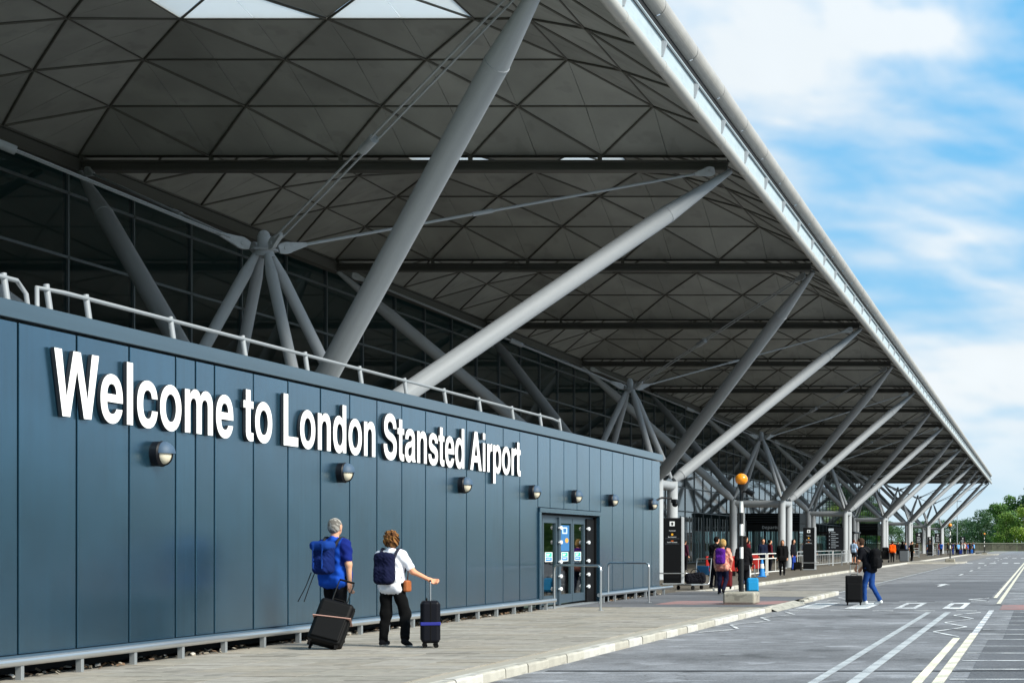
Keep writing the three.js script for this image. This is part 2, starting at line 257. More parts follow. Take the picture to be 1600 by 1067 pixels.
// ---------------------------------------------------------------- terminal roof
const XE = -8.44, BAY = 18, NODE = (k) => 18 * (k + 1.74), YT = 11.72;
const rowY = [12.15, 13.08, 13.83, 14.34, 14.62, 14.70];
{
  const roof = thing('terminal_roof', 'huge grey canopy roof of triangulated domes over the terminal frontage', 'roof');
  const lat = (s, j, i) => {           // node i on row j of sector s, coordinates relative to the bay's middle (x right, z away negative)
    const a = -9 + 1.8 * j + 3.6 * i, b = -9 + 1.8 * j, y = rowY[j];
    return [new THREE.Vector3(a, y, b), new THREE.Vector3(-b, y, a), new THREE.Vector3(-a, y, -b), new THREE.Vector3(b, y, -a)][s];
  };
  const prism = (a, b, c, th, inset) => {
    const ctr = a.clone().add(b).add(c).divideScalar(3), n = b.clone().sub(a).cross(c.clone().sub(a)).normalize(); if (n.y < 0) n.negate();
    const P = [a, b, c].map((p) => p.clone().add(ctr.clone().sub(p).setLength(inset))), T = P.map((p) => p.clone().addScaledVector(n, th)), pos = [], uv = [];
    const tri = (x, y, z) => { const m = y.clone().sub(x).cross(z.clone().sub(x)); for (const p of [x, y, z]) { pos.push(p.x, p.y, p.z); uv.push(p.x, p.z); } };
    const m = P[0].clone().add(P[1]).multiplyScalar(0.5), e = P[1].clone().sub(P[0]).setLength(0.011), half = (p, q, r, s, t, u) => { tri(p, r, q); tri(s, t, u); for (const [k, l, v, w] of [[p, q, s, t], [q, r, t, u], [r, p, u, s]]) { tri(k, l, w); tri(k, w, v); } };
    const m0 = m.clone().sub(e), m1 = m.clone().add(e), c0 = P[2].clone().addScaledVector(e, -0.4), c1 = P[2].clone().addScaledVector(e, 0.4), up = (p) => p.clone().addScaledVector(n, th);
    half(P[0], m0, c0, up(P[0]), up(m0), up(c0)); half(m1, P[1], c1, up(m1), up(P[1]), up(c1));
    const g = new THREE.BufferGeometry(); g.setAttribute('position', new THREE.Float32BufferAttribute(pos, 3)); g.setAttribute('uv', new THREE.Float32BufferAttribute(uv, 2)); g.computeVertexNormals(); return g;
  };
  const panels = [], lights = [], deckTri = [], ribs = [], seen = new Set();
  const rib = (a, b, r) => { const k = [a, b].map((p) => p.toArray().map((v) => v.toFixed(2)).join()).sort().join('|'); if (seen.has(k)) return; seen.add(k); ribs.push(tube(a.clone().setY(a.y - 0.02), b.clone().setY(b.y - 0.02), r, r, 6, true)); };
  for (let s = 0; s < 4; s++) for (let j = 0; j < 5; j++) for (let i = 0; i < 5 - j; i++) {
    const a = lat(s, j, i), b = lat(s, j, i + 1), c = lat(s, j + 1, i), glazed = j === 3;
    (glazed ? lights : panels).push(prism(a, b, c, 0.03, glazed ? 0.06 : 0.045)); if (!glazed) deckTri.push([a, b, c]);
    rib(a, b, j ? 0.022 : 0.04); rib(a, c, 0.033); rib(b, c, 0.033);
    if (i < 4 - j) { const d = lat(s, j + 1, i + 1); panels.push(prism(c, d, b, 0.03, 0.045)); deckTri.push([c, d, b]); }
  }
  const deck = new THREE.BufferGeometry(); deck.setAttribute('position', new THREE.Float32BufferAttribute(deckTri.flat().flatMap((p) => [p.x, p.y + 0.16, p.z]), 3)); deck.computeVertexNormals();
  const ribAll = merge(ribs.map((g) => g.clone())), panelAll = merge(panels.map((g) => g.clone())), lightAll = merge(lights.map((g) => g.clone())), R = rng(5);
  const cx = XE - 9;
  for (let k = -1; k < 15; k++) {
    const d = NODE(k) + 9, at = [cx, 0, -d];
    const dome = part('dome', deck, M.deck, roof, at);
    if (k >= 0 && k < 3) for (const g of panels) part('soffit_panel', g, M.panel[Math.floor(R() * 3)], dome);
    else { const p = part('soffit_panels', panelAll, M.panel[1], dome); p.userData.kind = 'stuff'; }
    if (k === 0) for (const g of ribs) part('rib', g, M.rib, dome); else { const p = part('ribs', ribAll, M.rib, dome); p.userData.kind = 'stuff'; }
    for (const g of (k === 0 ? lights : [lightAll])) part('rooflight', g, M.sky, dome);
  }
  // cross beams with little posts carrying the dome edge; rear beam
  const beamG = merge([boxAt(17.7, 0.06, 0.42, cx, 11.74, 0), boxAt(17.7, 0.2, 0.14, cx, 11.85, 0), boxAt(17.7, 0.05, 0.36, cx, 11.97, 0)]);
  const postG = merge([0, 1, 2, 3, 4, 5].map((i) => boxAt(0.1, 0.2, 0.1, XE - 0.1 - i * 3.56, 12.07, 0)));
  for (let k = 0; k <= 15; k++) { const b = part('cross_beam', beamG, M.beam, roof, [0, 0, -NODE(k)]); part('edge_posts', postG, M.rib, b); }
  part('rear_beam', boxAt(0.36, 0.34, 306, -26.5, 11.86, -(NODE(-1) + 153 - 9)), M.beam, roof);
  part('rear_gutter', boxAt(0.5, 0.3, 306, -26.75, 12.28, -(NODE(-1) + 153 - 9)), M.rib, roof);
  // eave: tube, fascia with fins, rail, gutter cladding, in 3.6 m lengths
  const yy = (v) => v + EYE;
  const tubeG = merge([tube(V(0, 0, 0.03), V(0, 0, 3.57), 0.135, 0.135, 20), tube(V(0, 0, 3.55), V(0, 0, 3.62), 0.142, 0.142, 20)]);
  const fasG = sweepZ([[-8.22, yy(10.41)], [-8.12, yy(10.41)], [-8.12, yy(10.84)], [-8.26, yy(10.86)]], 0.01, 3.59);
  const fin = new THREE.Shape([[0, 0], [0.03, 0], [0.12, 0.32], [0, 0.34]].map((p) => new THREE.Vector2(...p))), finG = new THREE.ExtrudeGeometry(fin, { depth: 0.06, bevelEnabled: false }).translate(-8.118, yy(10.47), -0.03);
  const railG = tube(V(-8.07, yy(10.86), 0), V(-8.07, yy(10.86), 3.6), 0.026, 0.026, 8);
  const arc = []; for (let a = -100; a <= 130; a += 11.5) arc.push([-8.28 + 0.25 * Math.cos(a * Math.PI / 180), yy(11.59) + 0.25 * Math.sin(a * Math.PI / 180)]);
  const cladG = mergeVertices(sweepZ(arc, 0.018, 3.582)); cladG.computeVertexNormals();
  const backG = sweepZ([[-8.24, yy(10.85)], [-8.26, yy(11.2)], [-8.3, yy(11.45)], [-8.6, yy(11.3)]], 0, 3.6);  // added dark strip, painted with the shade between rail and cladding
  const n = 80, d0 = NODE(-1);
  for (let i = 0; i < n; i++) {
    const z = -(d0 + i * 3.6);
    part('eave_tube', tubeG, M.eave, roof, [-8.14, yy(10.26), z]); const f = part('fascia_panel', fasG, M.fascia, roof, [0, 0, z]); part('bracket', finG, M.steel, f); part('edge_rail', railG, M.fascia, roof, [0, 0, z]);
    const c = part('gutter_cladding', cladG, M.clad, roof, [0, 0, z]); part('shade_backing', backG, M.gap, c);
  }
  part('end_fascia', boxAt(18.4, 0.9, 0.12, cx, 12.35, -(NODE(15) + 0.25)), M.beam, roof);
  part('roof_infill', boxAt(0.5, 0.05, 288, -8.62, 12.75, -(d0 + 144)), M.deck, roof);
}

// ---------------------------------------------------------------- steel support trees
{
  const make = () => {
    const t = thing('support_tree', '', 'steel support', [XE - 9, 0, 0], 0, 'steel support trees along the frontage');
    const top = 4.2, c = 1.5;
    for (const [sx, sz] of [[1, 1], [1, -1], [-1, -1], [-1, 1]]) {
      const base = new THREE.Vector3(sx * c, 0, sz * c), head = base.clone().setY(top);
      part('column', [tube(base, head, 0.228, 0.228, 28), tube(base, base.clone().setY(0.05), 0.32, 0.32, 28)], M.steelBright, t);
      const tip = new THREE.Vector3(sx * 9, YT + 0.05, sz * 9), dir = tip.clone().sub(head).normalize(), s0 = head.clone().addScaledVector(dir, 0.1), s1 = tip.clone().addScaledVector(dir, -2.6), s2 = tip.clone().addScaledVector(dir, -0.1);
      part('outer_strut', [tube(s0, s0.clone().addScaledVector(dir, 0.45), 0.15, 0.235, 24), tube(s0.clone().addScaledVector(dir, 0.45), s1, 0.235, 0.235, 24), tube(s1, s2, 0.235, 0.075, 24), tube(s1.clone().addScaledVector(dir, -0.02), s1.clone().addScaledVector(dir, 0.02), 0.243, 0.243, 24), tube(s0.clone().addScaledVector(dir, 0.43), s0.clone().addScaledVector(dir, 0.48), 0.245, 0.245, 24)], M.steel, t);
      const hub = new THREE.Vector3(sx * 0.13, 7.95, sz * 0.13), hd = hub.clone().sub(head).normalize(), h0 = head.clone().addScaledVector(hd, 0.15);
      part('inner_strut', [tube(h0, h0.clone().addScaledVector(hd, 0.5), 0.07, 0.125, 18), tube(h0.clone().addScaledVector(hd, 0.5), hub.clone().addScaledVector(hd, -0.5), 0.125, 0.125, 18), tube(hub.clone().addScaledVector(hd, -0.5), hub, 0.125, 0.075, 18)], M.steel, t);
      // pinned tie rods from the apex to the strut heads
      const pin = new THREE.Vector3(sx * 0.34, 8.18, sz * 0.34), end = new THREE.Vector3(sx * 8.45, YT - 0.12, sz * 8.45), td = end.clone().sub(pin).normalize(), mid = pin.clone().lerp(end, 0.42), off = new THREE.Vector3(sx, 0, -sz).setLength(0.075);
      const rods = sz > 0 ? [-1, 1].map((q) => tube(pin.clone().addScaledVector(td, 0.3).addScaledVector(off, q), end.clone().addScaledVector(td, -0.3).addScaledVector(off, q), 0.022, 0.022, 8)) : [tube(pin.clone().addScaledVector(td, 0.3), end.clone().addScaledVector(td, -0.3), 0.034, 0.034, 10)];
      const rod = part('tie_rod', rods, M.steel, t);
      part('turnbuckle', tube(mid.clone().addScaledVector(td, -0.28), mid.clone().addScaledVector(td, 0.28), sz > 0 ? 0.10 : 0.055, sz > 0 ? 0.10 : 0.055, 10), M.steel, rod);
      for (const [p, q] of [[pin, 1], [end, -1]]) {            // tear-shaped clevis plates with pin heads
        const s = new THREE.Shape(); s.moveTo(-0.2, 0.1); s.quadraticCurveTo(0, 0.2, 0.16, 0.13); s.lineTo(0.62, 0.045); s.lineTo(0.62, -0.045); s.lineTo(0.16, -0.13); s.quadraticCurveTo(0, -0.2, -0.2, -0.1);
        const g = new THREE.ExtrudeGeometry(s, { depth: 0.09, bevelEnabled: true, bevelSize: 0.012, bevelThickness: 0.012, bevelSegments: 1 }).translate(0, 0, -0.045), pinG = new THREE.CylinderGeometry(0.06, 0.06, 0.16, 14).rotateX(Math.PI / 2);
        const gg = merge([g, pinG]), x = td.clone().multiplyScalar(q), y = new THREE.Vector3(0, 1, 0).addScaledVector(x, -x.y).normalize(), z = x.clone().cross(y);
        gg.scale(0.78, 0.78, 0.78); gg.applyMatrix4(new THREE.Matrix4().makeBasis(x, y, z).setPosition(p)); part('clevis', gg, M.steelBright, t);
      }
    }
    for (const [a, b] of [[[1, 1], [1, -1]], [[1, -1], [-1, -1]], [[-1, -1], [-1, 1]], [[-1, 1], [1, 1]]]) part('ring_beam', tube(new THREE.Vector3(a[0] * c, top - 0.2, a[1] * c), new THREE.Vector3(b[0] * c, top - 0.2, b[1] * c), 0.19, 0.19, 20), M.steel, t);
    part('hub', [new THREE.CylinderGeometry(0.2, 0.24, 0.14, 20).translate(0, 8.0, 0), new THREE.CylinderGeometry(0.3, 0.3, 0.04, 20).translate(0, 8.08, 0), new THREE.CylinderGeometry(0.14, 0.14, 0.32, 16).translate(0, 8.24, 0), new THREE.SphereGeometry(0.13, 14, 8).translate(0, 8.4, 0)], M.steel, t);
    return t;
  };
  const labels = ['nearest steel support tree, rising from behind the blue-grey sign wall', 'steel support tree at the end of the sign wall, beside the nearest black totem', 'third steel support tree from the left, at the Departures entrance', 'fourth steel support tree from the left, beyond the grey railings and information board',
    'fifth steel support tree from the left, behind the man in orange', 'sixth steel support tree from the left, against the open sky', 'second last steel support tree, behind the middle flashing beacon', 'farthest steel support tree, at the far end of the roof'];
  const first = make();
  labels.forEach((l, i) => { const p = [XE - 9, 0, -(40.32 + 36 * i)]; if (i) copy(first, p, 0, l); else { first.position.set(...p); first.userData.label = l; } });
}

// ---------------------------------------------------------------- terminal glass front
{
  const t = thing('terminal_front', 'tall teal glass wall of the terminal behind the steel supports', 'glass wall');
  const X = -26.9, ys = [0.12, 3.97, 5.77, 7.57, 9.42, 11.2, 12.1], d0 = 10, pitch = 3.6, nB = 81, far = [], farM = [];
  for (let b = 0; b < nB; b++) for (let r = 0; r < 6; r++) {
    const d = d0 + b * pitch, h = ys[r + 1] - ys[r], g = new THREE.PlaneGeometry(pitch - 0.1, h - 0.08).rotateY(Math.PI / 2).translate(X, ys[r] + h / 2, -(d + pitch / 2));
    if (b < 43) part('pane', g, M.glass, t); else far.push(g);
  }
  const fp = part('far_panes', far, M.glass, t); fp.userData.kind = 'stuff';
  for (let b = 0; b <= nB; b++) part('mullion', boxAt(0.16, 12, 0.07, X - 0.03, 6.06, -(d0 + b * pitch)), M.mullion, t);
  for (let r = 0; r < 7; r++) part('transom', boxAt(0.1, 0.075, nB * pitch, X + 0.0, ys[r] - 0.02, -(d0 + nB * pitch / 2)), M.mullion, t);
  for (let b = 17; b < 49; b++) for (let q = 1; q < 3; q++) part('door_post', boxAt(0.07, 3.5, 0.05, X + 0.1, 1.85, -(d0 + b * pitch + q * 1.2)), M.mullionLight, t);
  const inn = struct('terminal_interior', sheet(rect(-62, -26.99, 10, 302), 0.02), M.inFloor);
  part('rear_wall', boxAt(0.3, 13, 292, -62, 6.5, -156), M.inWall, inn); part('ceiling', boxAt(35, 0.2, 292, -44.6, 12.7, -156), M.inCeil, inn); part('end_wall', boxAt(35, 13, 0.3, -44.6, 6.5, -10), M.inWall, inn); part('end_wall', boxAt(35, 13, 0.3, -44.6, 6.5, -302), M.inWall, inn);
  const R = rng(31); for (let i = 0; i < 16; i++) part('interior_kiosk', boxAt(2 + R() * 3, 2.2 + R() * 1.2, 3 + R() * 5, -34 - R() * 10, 1.4, -(60 + i * 14)), i % 3 ? M.mullionLight : M.redPlastic, inn);
}
// entrance lobby with Departures fascia
{
  const txt = label2d(1024, 128, (c, w, h) => { c.fillStyle = '#0b0d10'; c.fillRect(0, 0, w, h); c.fillStyle = '#e8ecef'; c.font = 'bold 84px sans-serif'; c.textAlign = 'left'; c.textBaseline = 'middle'; c.fillText('Departures', 300, h / 2); });
  const lobby = (label, x, d, lettered) => {
    const t = thing('entrance_lobby', label, 'entrance', [x, 0, -d], 0, 'black entrance lobbies');
    part('upper_box', rbox(4.9, 0.95, 6, 0.04, 0, 3.85, 0), M.black, t); for (let i = 0; i < 4; i++) part('louvre', boxAt(4.7, 0.03, 0.06, 0, 3.5 + i * 0.22, 3.03), M.mullion, t);
    part('fascia', boxAt(4.9, 0.66, 6.2, 0, 3.03, 0), M.black, t); if (lettered) part('sign_face', new THREE.PlaneGeometry(4.85, 0.6).translate(0, 3.03, 3.104), std(0xffffff, 0.5, 0, { map: txt }), t);
    for (const q of [-2.35, -0.8, 0.8, 2.35]) part('post', boxAt(0.12, 2.7, 0.12, q, 1.35, 2.9), M.black, t);
    for (const q of [-1.58, 0, 1.58]) part('glass', new THREE.PlaneGeometry(1.4, 2.6).translate(q, 1.35, 2.88), M.glass, t);
    part('side_glass', new THREE.PlaneGeometry(5.6, 2.6).rotateY(Math.PI / 2).translate(2.35, 1.35, 0), M.glass, t); part('rear_post', boxAt(0.12, 2.7, 0.12, 2.35, 1.35, -2.9), M.black, t);
  };
  lobby('black entrance lobby with Departures fascia behind the third support tree', -24.4, 167, true);
  lobby('smaller black entrance lobby farther along the terminal glass', -24.4, 246, false);
}

// ---------------------------------------------------------------- sign wall building
const XW = -11.25;
{
  const t = thing('sign_building', 'low building clad in vertical blue-grey metal panels beside the pavement', 'building');
  const bot = 0.25, top = 3.92, R = rng(21);
  const seams = [6.4, 7.6, 8.8, 10, 11.2, 12.4, 13.6, 14.8, 16, 17.2, 18.5, 19.75, 20.95, 22.16, 23.35, 23.9, 24.45, 25.66, 26.84, 28.05, 29.24, 30.44, 31.63, 32.85, 34.0, 35.2, 36.4, 37.6, 38.8, 40.2];
  const pan = (d0, d1, y0, y1) => { const w = d1 - d0 - 0.042, h = y1 - y0 - 0.02, g = new RoundedBoxGeometry(0.05, h, w, 1, 0.007); const p = g.attributes.position, uv = g.attributes.uv, ou = R() * 9, ov = R() * 9; for (let i = 0; i < p.count; i++) uv.setXY(i, p.getZ(i) + ou, p.getY(i) + ov); part('wall_panel', g, M.wall[Math.floor(R() * 3)], t, [XW - 0.025, (y0 + y1) / 2, -(d0 + d1) / 2], [0, (R() - 0.5) * 0.003, (R() - 0.5) * 0.002]); };
  for (let i = 1; i < seams.length; i++) pan(seams[i - 1], seams[i], bot, top);
  const right = [45.95, 47.2, 48.45, 49.65, 50.85, 52.0, 53.1]; for (let i = 1; i < right.length; i++) pan(right[i - 1], right[i], bot, top);
  const over = [40.2, 41.2, 42.4, 43.6, 44.8, 45.95]; for (let i = 1; i < over.length; i++) pan(over[i - 1], over[i], 2.3, top);
  part('coping', [rbox(0.34, 0.20, 47.3, 0.012, XW - 0.14, 4.04, -(6.4 + 23.4), 1)], M.wallTrim, t);
  part('base_flashing', sweepZ([[XW - 0.03, 0.255], [XW + 0.02, 0.25], [XW + 0.075, 0.19], [XW + 0.075, 0.165]], 6.4, 40.2), M.flash, t);
  part('base_flashing', sweepZ([[XW - 0.03, 0.255], [XW + 0.02, 0.25], [XW + 0.075, 0.19], [XW + 0.075, 0.165]], 45.95, 53.1), M.flash, t);
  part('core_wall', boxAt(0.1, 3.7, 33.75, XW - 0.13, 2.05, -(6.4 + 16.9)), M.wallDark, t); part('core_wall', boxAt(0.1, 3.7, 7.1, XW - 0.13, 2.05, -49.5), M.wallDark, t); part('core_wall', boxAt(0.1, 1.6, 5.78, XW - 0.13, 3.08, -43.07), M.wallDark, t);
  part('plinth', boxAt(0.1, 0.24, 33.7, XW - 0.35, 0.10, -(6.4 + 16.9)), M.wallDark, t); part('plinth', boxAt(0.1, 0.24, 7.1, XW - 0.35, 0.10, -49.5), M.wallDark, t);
  part('flat_roof', boxAt(3.4, 0.1, 46.6, XW - 1.95, 3.88, -(6.45 + 23.3)), M.deck, t); part('rear_wall', boxAt(0.1, 3.8, 46.6, XW - 3.6, 1.93, -(6.45 + 23.3)), M.wallTrim, t); part('end_wall', boxAt(3.4, 3.8, 0.06, XW - 1.8, 1.93, -53.05), M.wallTrim, t); part('end_wall', boxAt(3.4, 3.8, 0.06, XW - 1.8, 1.93, -6.44), M.wallTrim, t);
  // doors set back in the wall
  const xr = XW - 0.16;
  part('door_surround', [boxAt(0.09, 0.10, 5.62, XW - 0.01, 2.245, -43.07), boxAt(0.09, 2.2, 0.16, XW - 0.01, 1.1, -40.30), boxAt(0.09, 2.2, 0.22, XW - 0.01, 1.1, -45.83)], M.wall[1], t);
  part('door_reveal', [boxAt(0.30, 2.16, 0.04, XW - 0.2, 1.08, -45.69), boxAt(0.30, 0.04, 5.3, XW - 0.2, 2.17, -43.07)], M.blackMatte, t);
  part('door_threshold', boxAt(0.5, 0.03, 5.3, XW - 0.2, 0.012, -43.07), M.galv, t);
  part('inner_floor', boxAt(3.3, 0.04, 46, XW - 1.95, 0.0, -29.8), M.inFloor, t);
  const stick = label2d(128, 128, (c) => { c.fillStyle = '#eef6f6'; c.fillRect(0, 0, 128, 128); c.fillStyle = '#34b79c'; c.fillRect(10, 8, 108, 56); c.fillStyle = '#2a7fc4'; c.fillRect(10, 70, 108, 48); c.fillStyle = '#ffffff'; c.fillRect(24, 24, 60, 10); c.fillRect(24, 42, 44, 8); c.fillRect(24, 86, 70, 8); });
  const stM = std(0xffffff, 0.5, 0, { map: stick });
  const leaves = [[40.42, 41.0], [41.02, 42.28], [42.46, 43.66], [43.68, 44.86]];
  leaves.forEach(([a, b], i) => {
    const w = b - a, m = (a + b) / 2, f = part('door_leaf', [boxAt(0.07, 2.02, 0.11, xr, 1.09, -(a + 0.06)), boxAt(0.07, 2.02, 0.11, xr, 1.09, -(b - 0.06)), boxAt(0.068, 0.13, w - 0.22, xr, 2.035, -m), boxAt(0.068, 0.2, w - 0.22, xr, 0.18, -m)], M.doorFrame, t);
    part('door_glass', new THREE.PlaneGeometry(w - 0.22, 1.69).rotateY(Math.PI / 2).translate(xr, 1.125, -m), M.doorGlass, f);
    part('sticker', new THREE.PlaneGeometry(Math.min(0.62, w - 0.3), 0.22).rotateY(Math.PI / 2).translate(xr + 0.006, 1.18, -m), stM, f);
  });
  const post = label2d(128, 256, (c) => { c.fillStyle = '#2f6ea6'; c.fillRect(0, 0, 128, 256); c.strokeStyle = '#cfe6f5'; c.lineWidth = 12; c.strokeRect(34, 26, 58, 52); c.fillStyle = '#e6a23a'; c.beginPath(); c.arc(92, 150, 24, 0, 7); c.fill(); });
  part('poster', new THREE.PlaneGeometry(0.8, 0.62).rotateY(Math.PI / 2).translate(xr + 0.007, 1.62, -43.06), std(0xffffff, 0.5, 0, { map: post }), t);
  part('door_head', boxAt(0.075, 0.1, 5.2, xr, 2.16 - 0.02, -43.05), M.doorFrame, t);
  part('door_post', boxAt(0.1, 2.06, 0.15, xr + 0.03, 1.08, -42.37), M.doorFrame, t); part('door_post', boxAt(0.1, 2.06, 0.7, xr + 0.02, 1.08, -45.25), M.blackMatte, t);
  for (const d of [42.37, 44.98]) for (const y of [0.42, 0.72, 1.06, 1.52, 1.86]) part('hinge', [rbox(0.05, 0.09, 0.1, 0.012, xr + 0.1, y, -d), rbox(0.05, 0.035, 0.26, 0.012, xr + 0.09, y, -d)], M.hinge, t);
}
// white letters on the wall
{
  const oval = (cx, cy, rx, ry) => { const k = 0.585; return `M ${cx + rx} ${cy} C ${cx + rx} ${cy + k * ry} ${cx + k * rx} ${cy + ry} ${cx} ${cy + ry} C ${cx - k * rx} ${cy + ry} ${cx - rx} ${cy + k * ry} ${cx - rx} ${cy} C ${cx - rx} ${cy - k * ry} ${cx - k * rx} ${cy - ry} ${cx} ${cy - ry} C ${cx + k * rx} ${cy - ry} ${cx + rx} ${cy - k * ry} ${cx + rx} ${cy} Z`; };
  const G = {
    W: [944, ['M 6 718 L 156 718 L 252 205 L 397 718 L 547 718 L 692 205 L 788 718 L 938 718 L 772 0 L 617 0 L 472 520 L 327 0 L 172 0 Z']],
    L: [611, ['M 76 0 L 76 718 L 226 718 L 226 130 L 572 130 L 572 0 Z']],
    A: [722, ['M 20 0 L 284 718 L 443 718 L 705 0 L 541 0 L 488 148 L 229 148 L 178 0 Z'], ['M 272 271 L 449 271 L 361 536 Z']],
    l: [278, ['M 69 0 L 69 718 L 209 718 L 209 0 Z']],
    i: [278, ['M 69 0 L 69 532 L 209 532 L 209 0 Z', 'M 69 598 L 69 718 L 209 718 L 209 598 Z']],
    o: [611, [oval(306, 266, 272, 280)], [oval(306, 266, 134, 168)]],
    n: [611, ['M 66 0 L 66 532 L 199 532 L 199 458 C 228 512 285 546 365 546 C 480 546 546 470 546 345 L 546 0 L 406 0 L 406 320 C 406 395 375 430 318 430 C 250 430 206 385 206 305 L 206 0 Z']],
    m: [889, ['M 64 0 L 64 532 L 196 532 L 196 460 C 222 512 275 546 345 546 C 415 546 462 515 482 460 C 512 515 566 546 636 546 C 752 546 826 475 826 350 L 826 0 L 686 0 L 686 330 C 686 398 662 432 606 432 C 545 432 515 390 515 320 L 515 0 L 375 0 L 375 330 C 375 398 352 432 298 432 C 238 432 204 388 204 318 L 204 0 Z']],
    e: [556, ['M 529 229 L 173 229 C 180 140 215 96 285 96 C 335 96 368 118 384 156 L 520 156 C 490 50 405 -14 283 -14 C 125 -14 30 92 30 266 C 30 440 128 546 281 546 C 440 546 529 440 529 250 Z'], ['M 175 320 L 385 320 C 378 395 342 436 281 436 C 220 436 183 395 175 320 Z']],
    c: [556, ['M 524 342 L 388 342 C 380 402 345 434 288 434 C 212 434 172 374 172 266 C 172 156 212 98 288 98 C 346 98 382 132 389 196 L 526 196 C 514 65 424 -14 286 -14 C 128 -14 32 92 32 266 C 32 440 128 546 288 546 C 424 546 512 470 524 342 Z']],
    t: [333, ['M 309 524 L 309 428 L 219 428 L 219 150 C 219 115 232 104 268 104 L 309 106 L 309 -2 C 285 -6 260 -8 232 -8 C 130 -8 80 38 80 130 L 80 428 L 6 428 L 6 524 L 80 524 L 80 672 L 219 672 L 219 524 Z']],
    d: [611, ['M 546 718 L 546 0 L 412 0 L 412 62 C 378 12 328 -14 262 -14 C 125 -14 35 95 35 266 C 35 440 122 546 258 546 C 322 546 372 522 406 474 L 406 718 Z'], ['M 408 264 C 408 160 366 102 292 102 C 216 102 175 160 175 266 C 175 372 216 430 292 430 C 366 430 408 370 408 264 Z']],
    p: [611, ['M 62 -207 L 62 532 L 196 532 L 196 468 C 230 520 282 546 346 546 C 484 546 576 436 576 266 C 576 92 486 -14 352 -14 C 286 -14 236 10 202 60 L 202 -207 Z'], ['M 200 268 C 200 372 244 430 318 430 C 394 430 436 372 436 266 C 436 160 394 102 318 102 C 244 102 200 160 200 268 Z']],
    r: [389, ['M 66 0 L 66 532 L 198 532 L 198 440 C 228 510 275 546 340 546 C 352 546 362 545 373 543 L 373 402 C 355 405 340 406 322 406 C 245 406 206 365 206 280 L 206 0 Z']],
    s: [556, ['M 512 378 L 378 378 C 374 420 342 440 276 440 C 226 440 192 424 192 394 C 192 356 250 344 330 326 C 450 300 524 262 524 160 C 524 50 428 -14 282 -14 C 128 -14 34 54 30 174 L 166 174 C 170 122 208 94 282 94 C 342 94 382 112 382 144 C 382 184 328 196 246 214 C 126 240 54 282 54 378 C 54 484 142 546 274 546 C 418 546 506 486 512 378 Z']],
    a: [556, ['M 44 366 L 178 366 C 186 414 216 438 274 438 C 332 438 362 420 362 386 C 362 346 326 340 246 330 C 110 314 30 268 30 150 C 30 48 100 -14 208 -14 C 272 -14 322 10 368 58 C 369 36 374 18 382 0 L 534 0 L 534 20 C 510 36 502 60 502 110 L 502 370 C 502 486 422 546 278 546 C 134 546 50 484 44 366 Z'], ['M 362 268 C 336 252 312 246 262 236 C 198 224 170 202 170 158 C 170 116 198 92 244 92 C 314 92 362 132 362 196 Z']],
    S: [667, ['M 612 500 L 470 500 C 464 570 420 608 330 608 C 252 608 204 574 204 520 C 204 460 262 446 380 420 C 546 384 630 330 630 206 C 630 62 518 -18 338 -18 C 152 -18 38 74 34 236 L 182 236 C 186 150 242 106 342 106 C 430 106 482 140 482 198 C 482 262 424 278 290 308 C 132 344 54 396 54 512 C 54 652 164 736 334 736 C 504 736 606 650 612 500 Z']],
  };
  const read = (s, P) => { const q = s.split(' '); for (let i = 0; i < q.length;) { const c = q[i++], n = () => +q[i++]; if (c === 'M') P.moveTo(n(), n()); else if (c === 'L') P.lineTo(n(), n()); else if (c === 'C') P.bezierCurveTo(n(), n(), n(), n(), n(), n()); } return P; };
  const em = 1.037e-3, ev = 1.066e-3, cache = {}, XF = XW + 0.018;
  const t = thing('sign_lettering', 'big white raised letters reading Welcome to London Stansted Airport on the wall', 'lettering', [XF, 2.94, 0]);
  let d = 20.36;
  for (const ch of 'Welcome to London Stansted Airport') {
    if (ch === ' ') { d += 278 * em; continue; }
    if (!cache[ch]) { const shapes = G[ch][1].map((s) => read(s, new THREE.Shape())); (G[ch][2] ?? []).forEach((h) => shapes[0].holes.push(read(h, new THREE.Path())));
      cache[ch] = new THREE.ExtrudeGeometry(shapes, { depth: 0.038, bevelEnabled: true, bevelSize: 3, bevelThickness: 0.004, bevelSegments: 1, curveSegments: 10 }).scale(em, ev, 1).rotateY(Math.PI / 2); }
    part('letter', cache[ch], [M.letter, M.letterSide], t, [0, 0, -d]); d += G[ch][0] * em;
  }
}
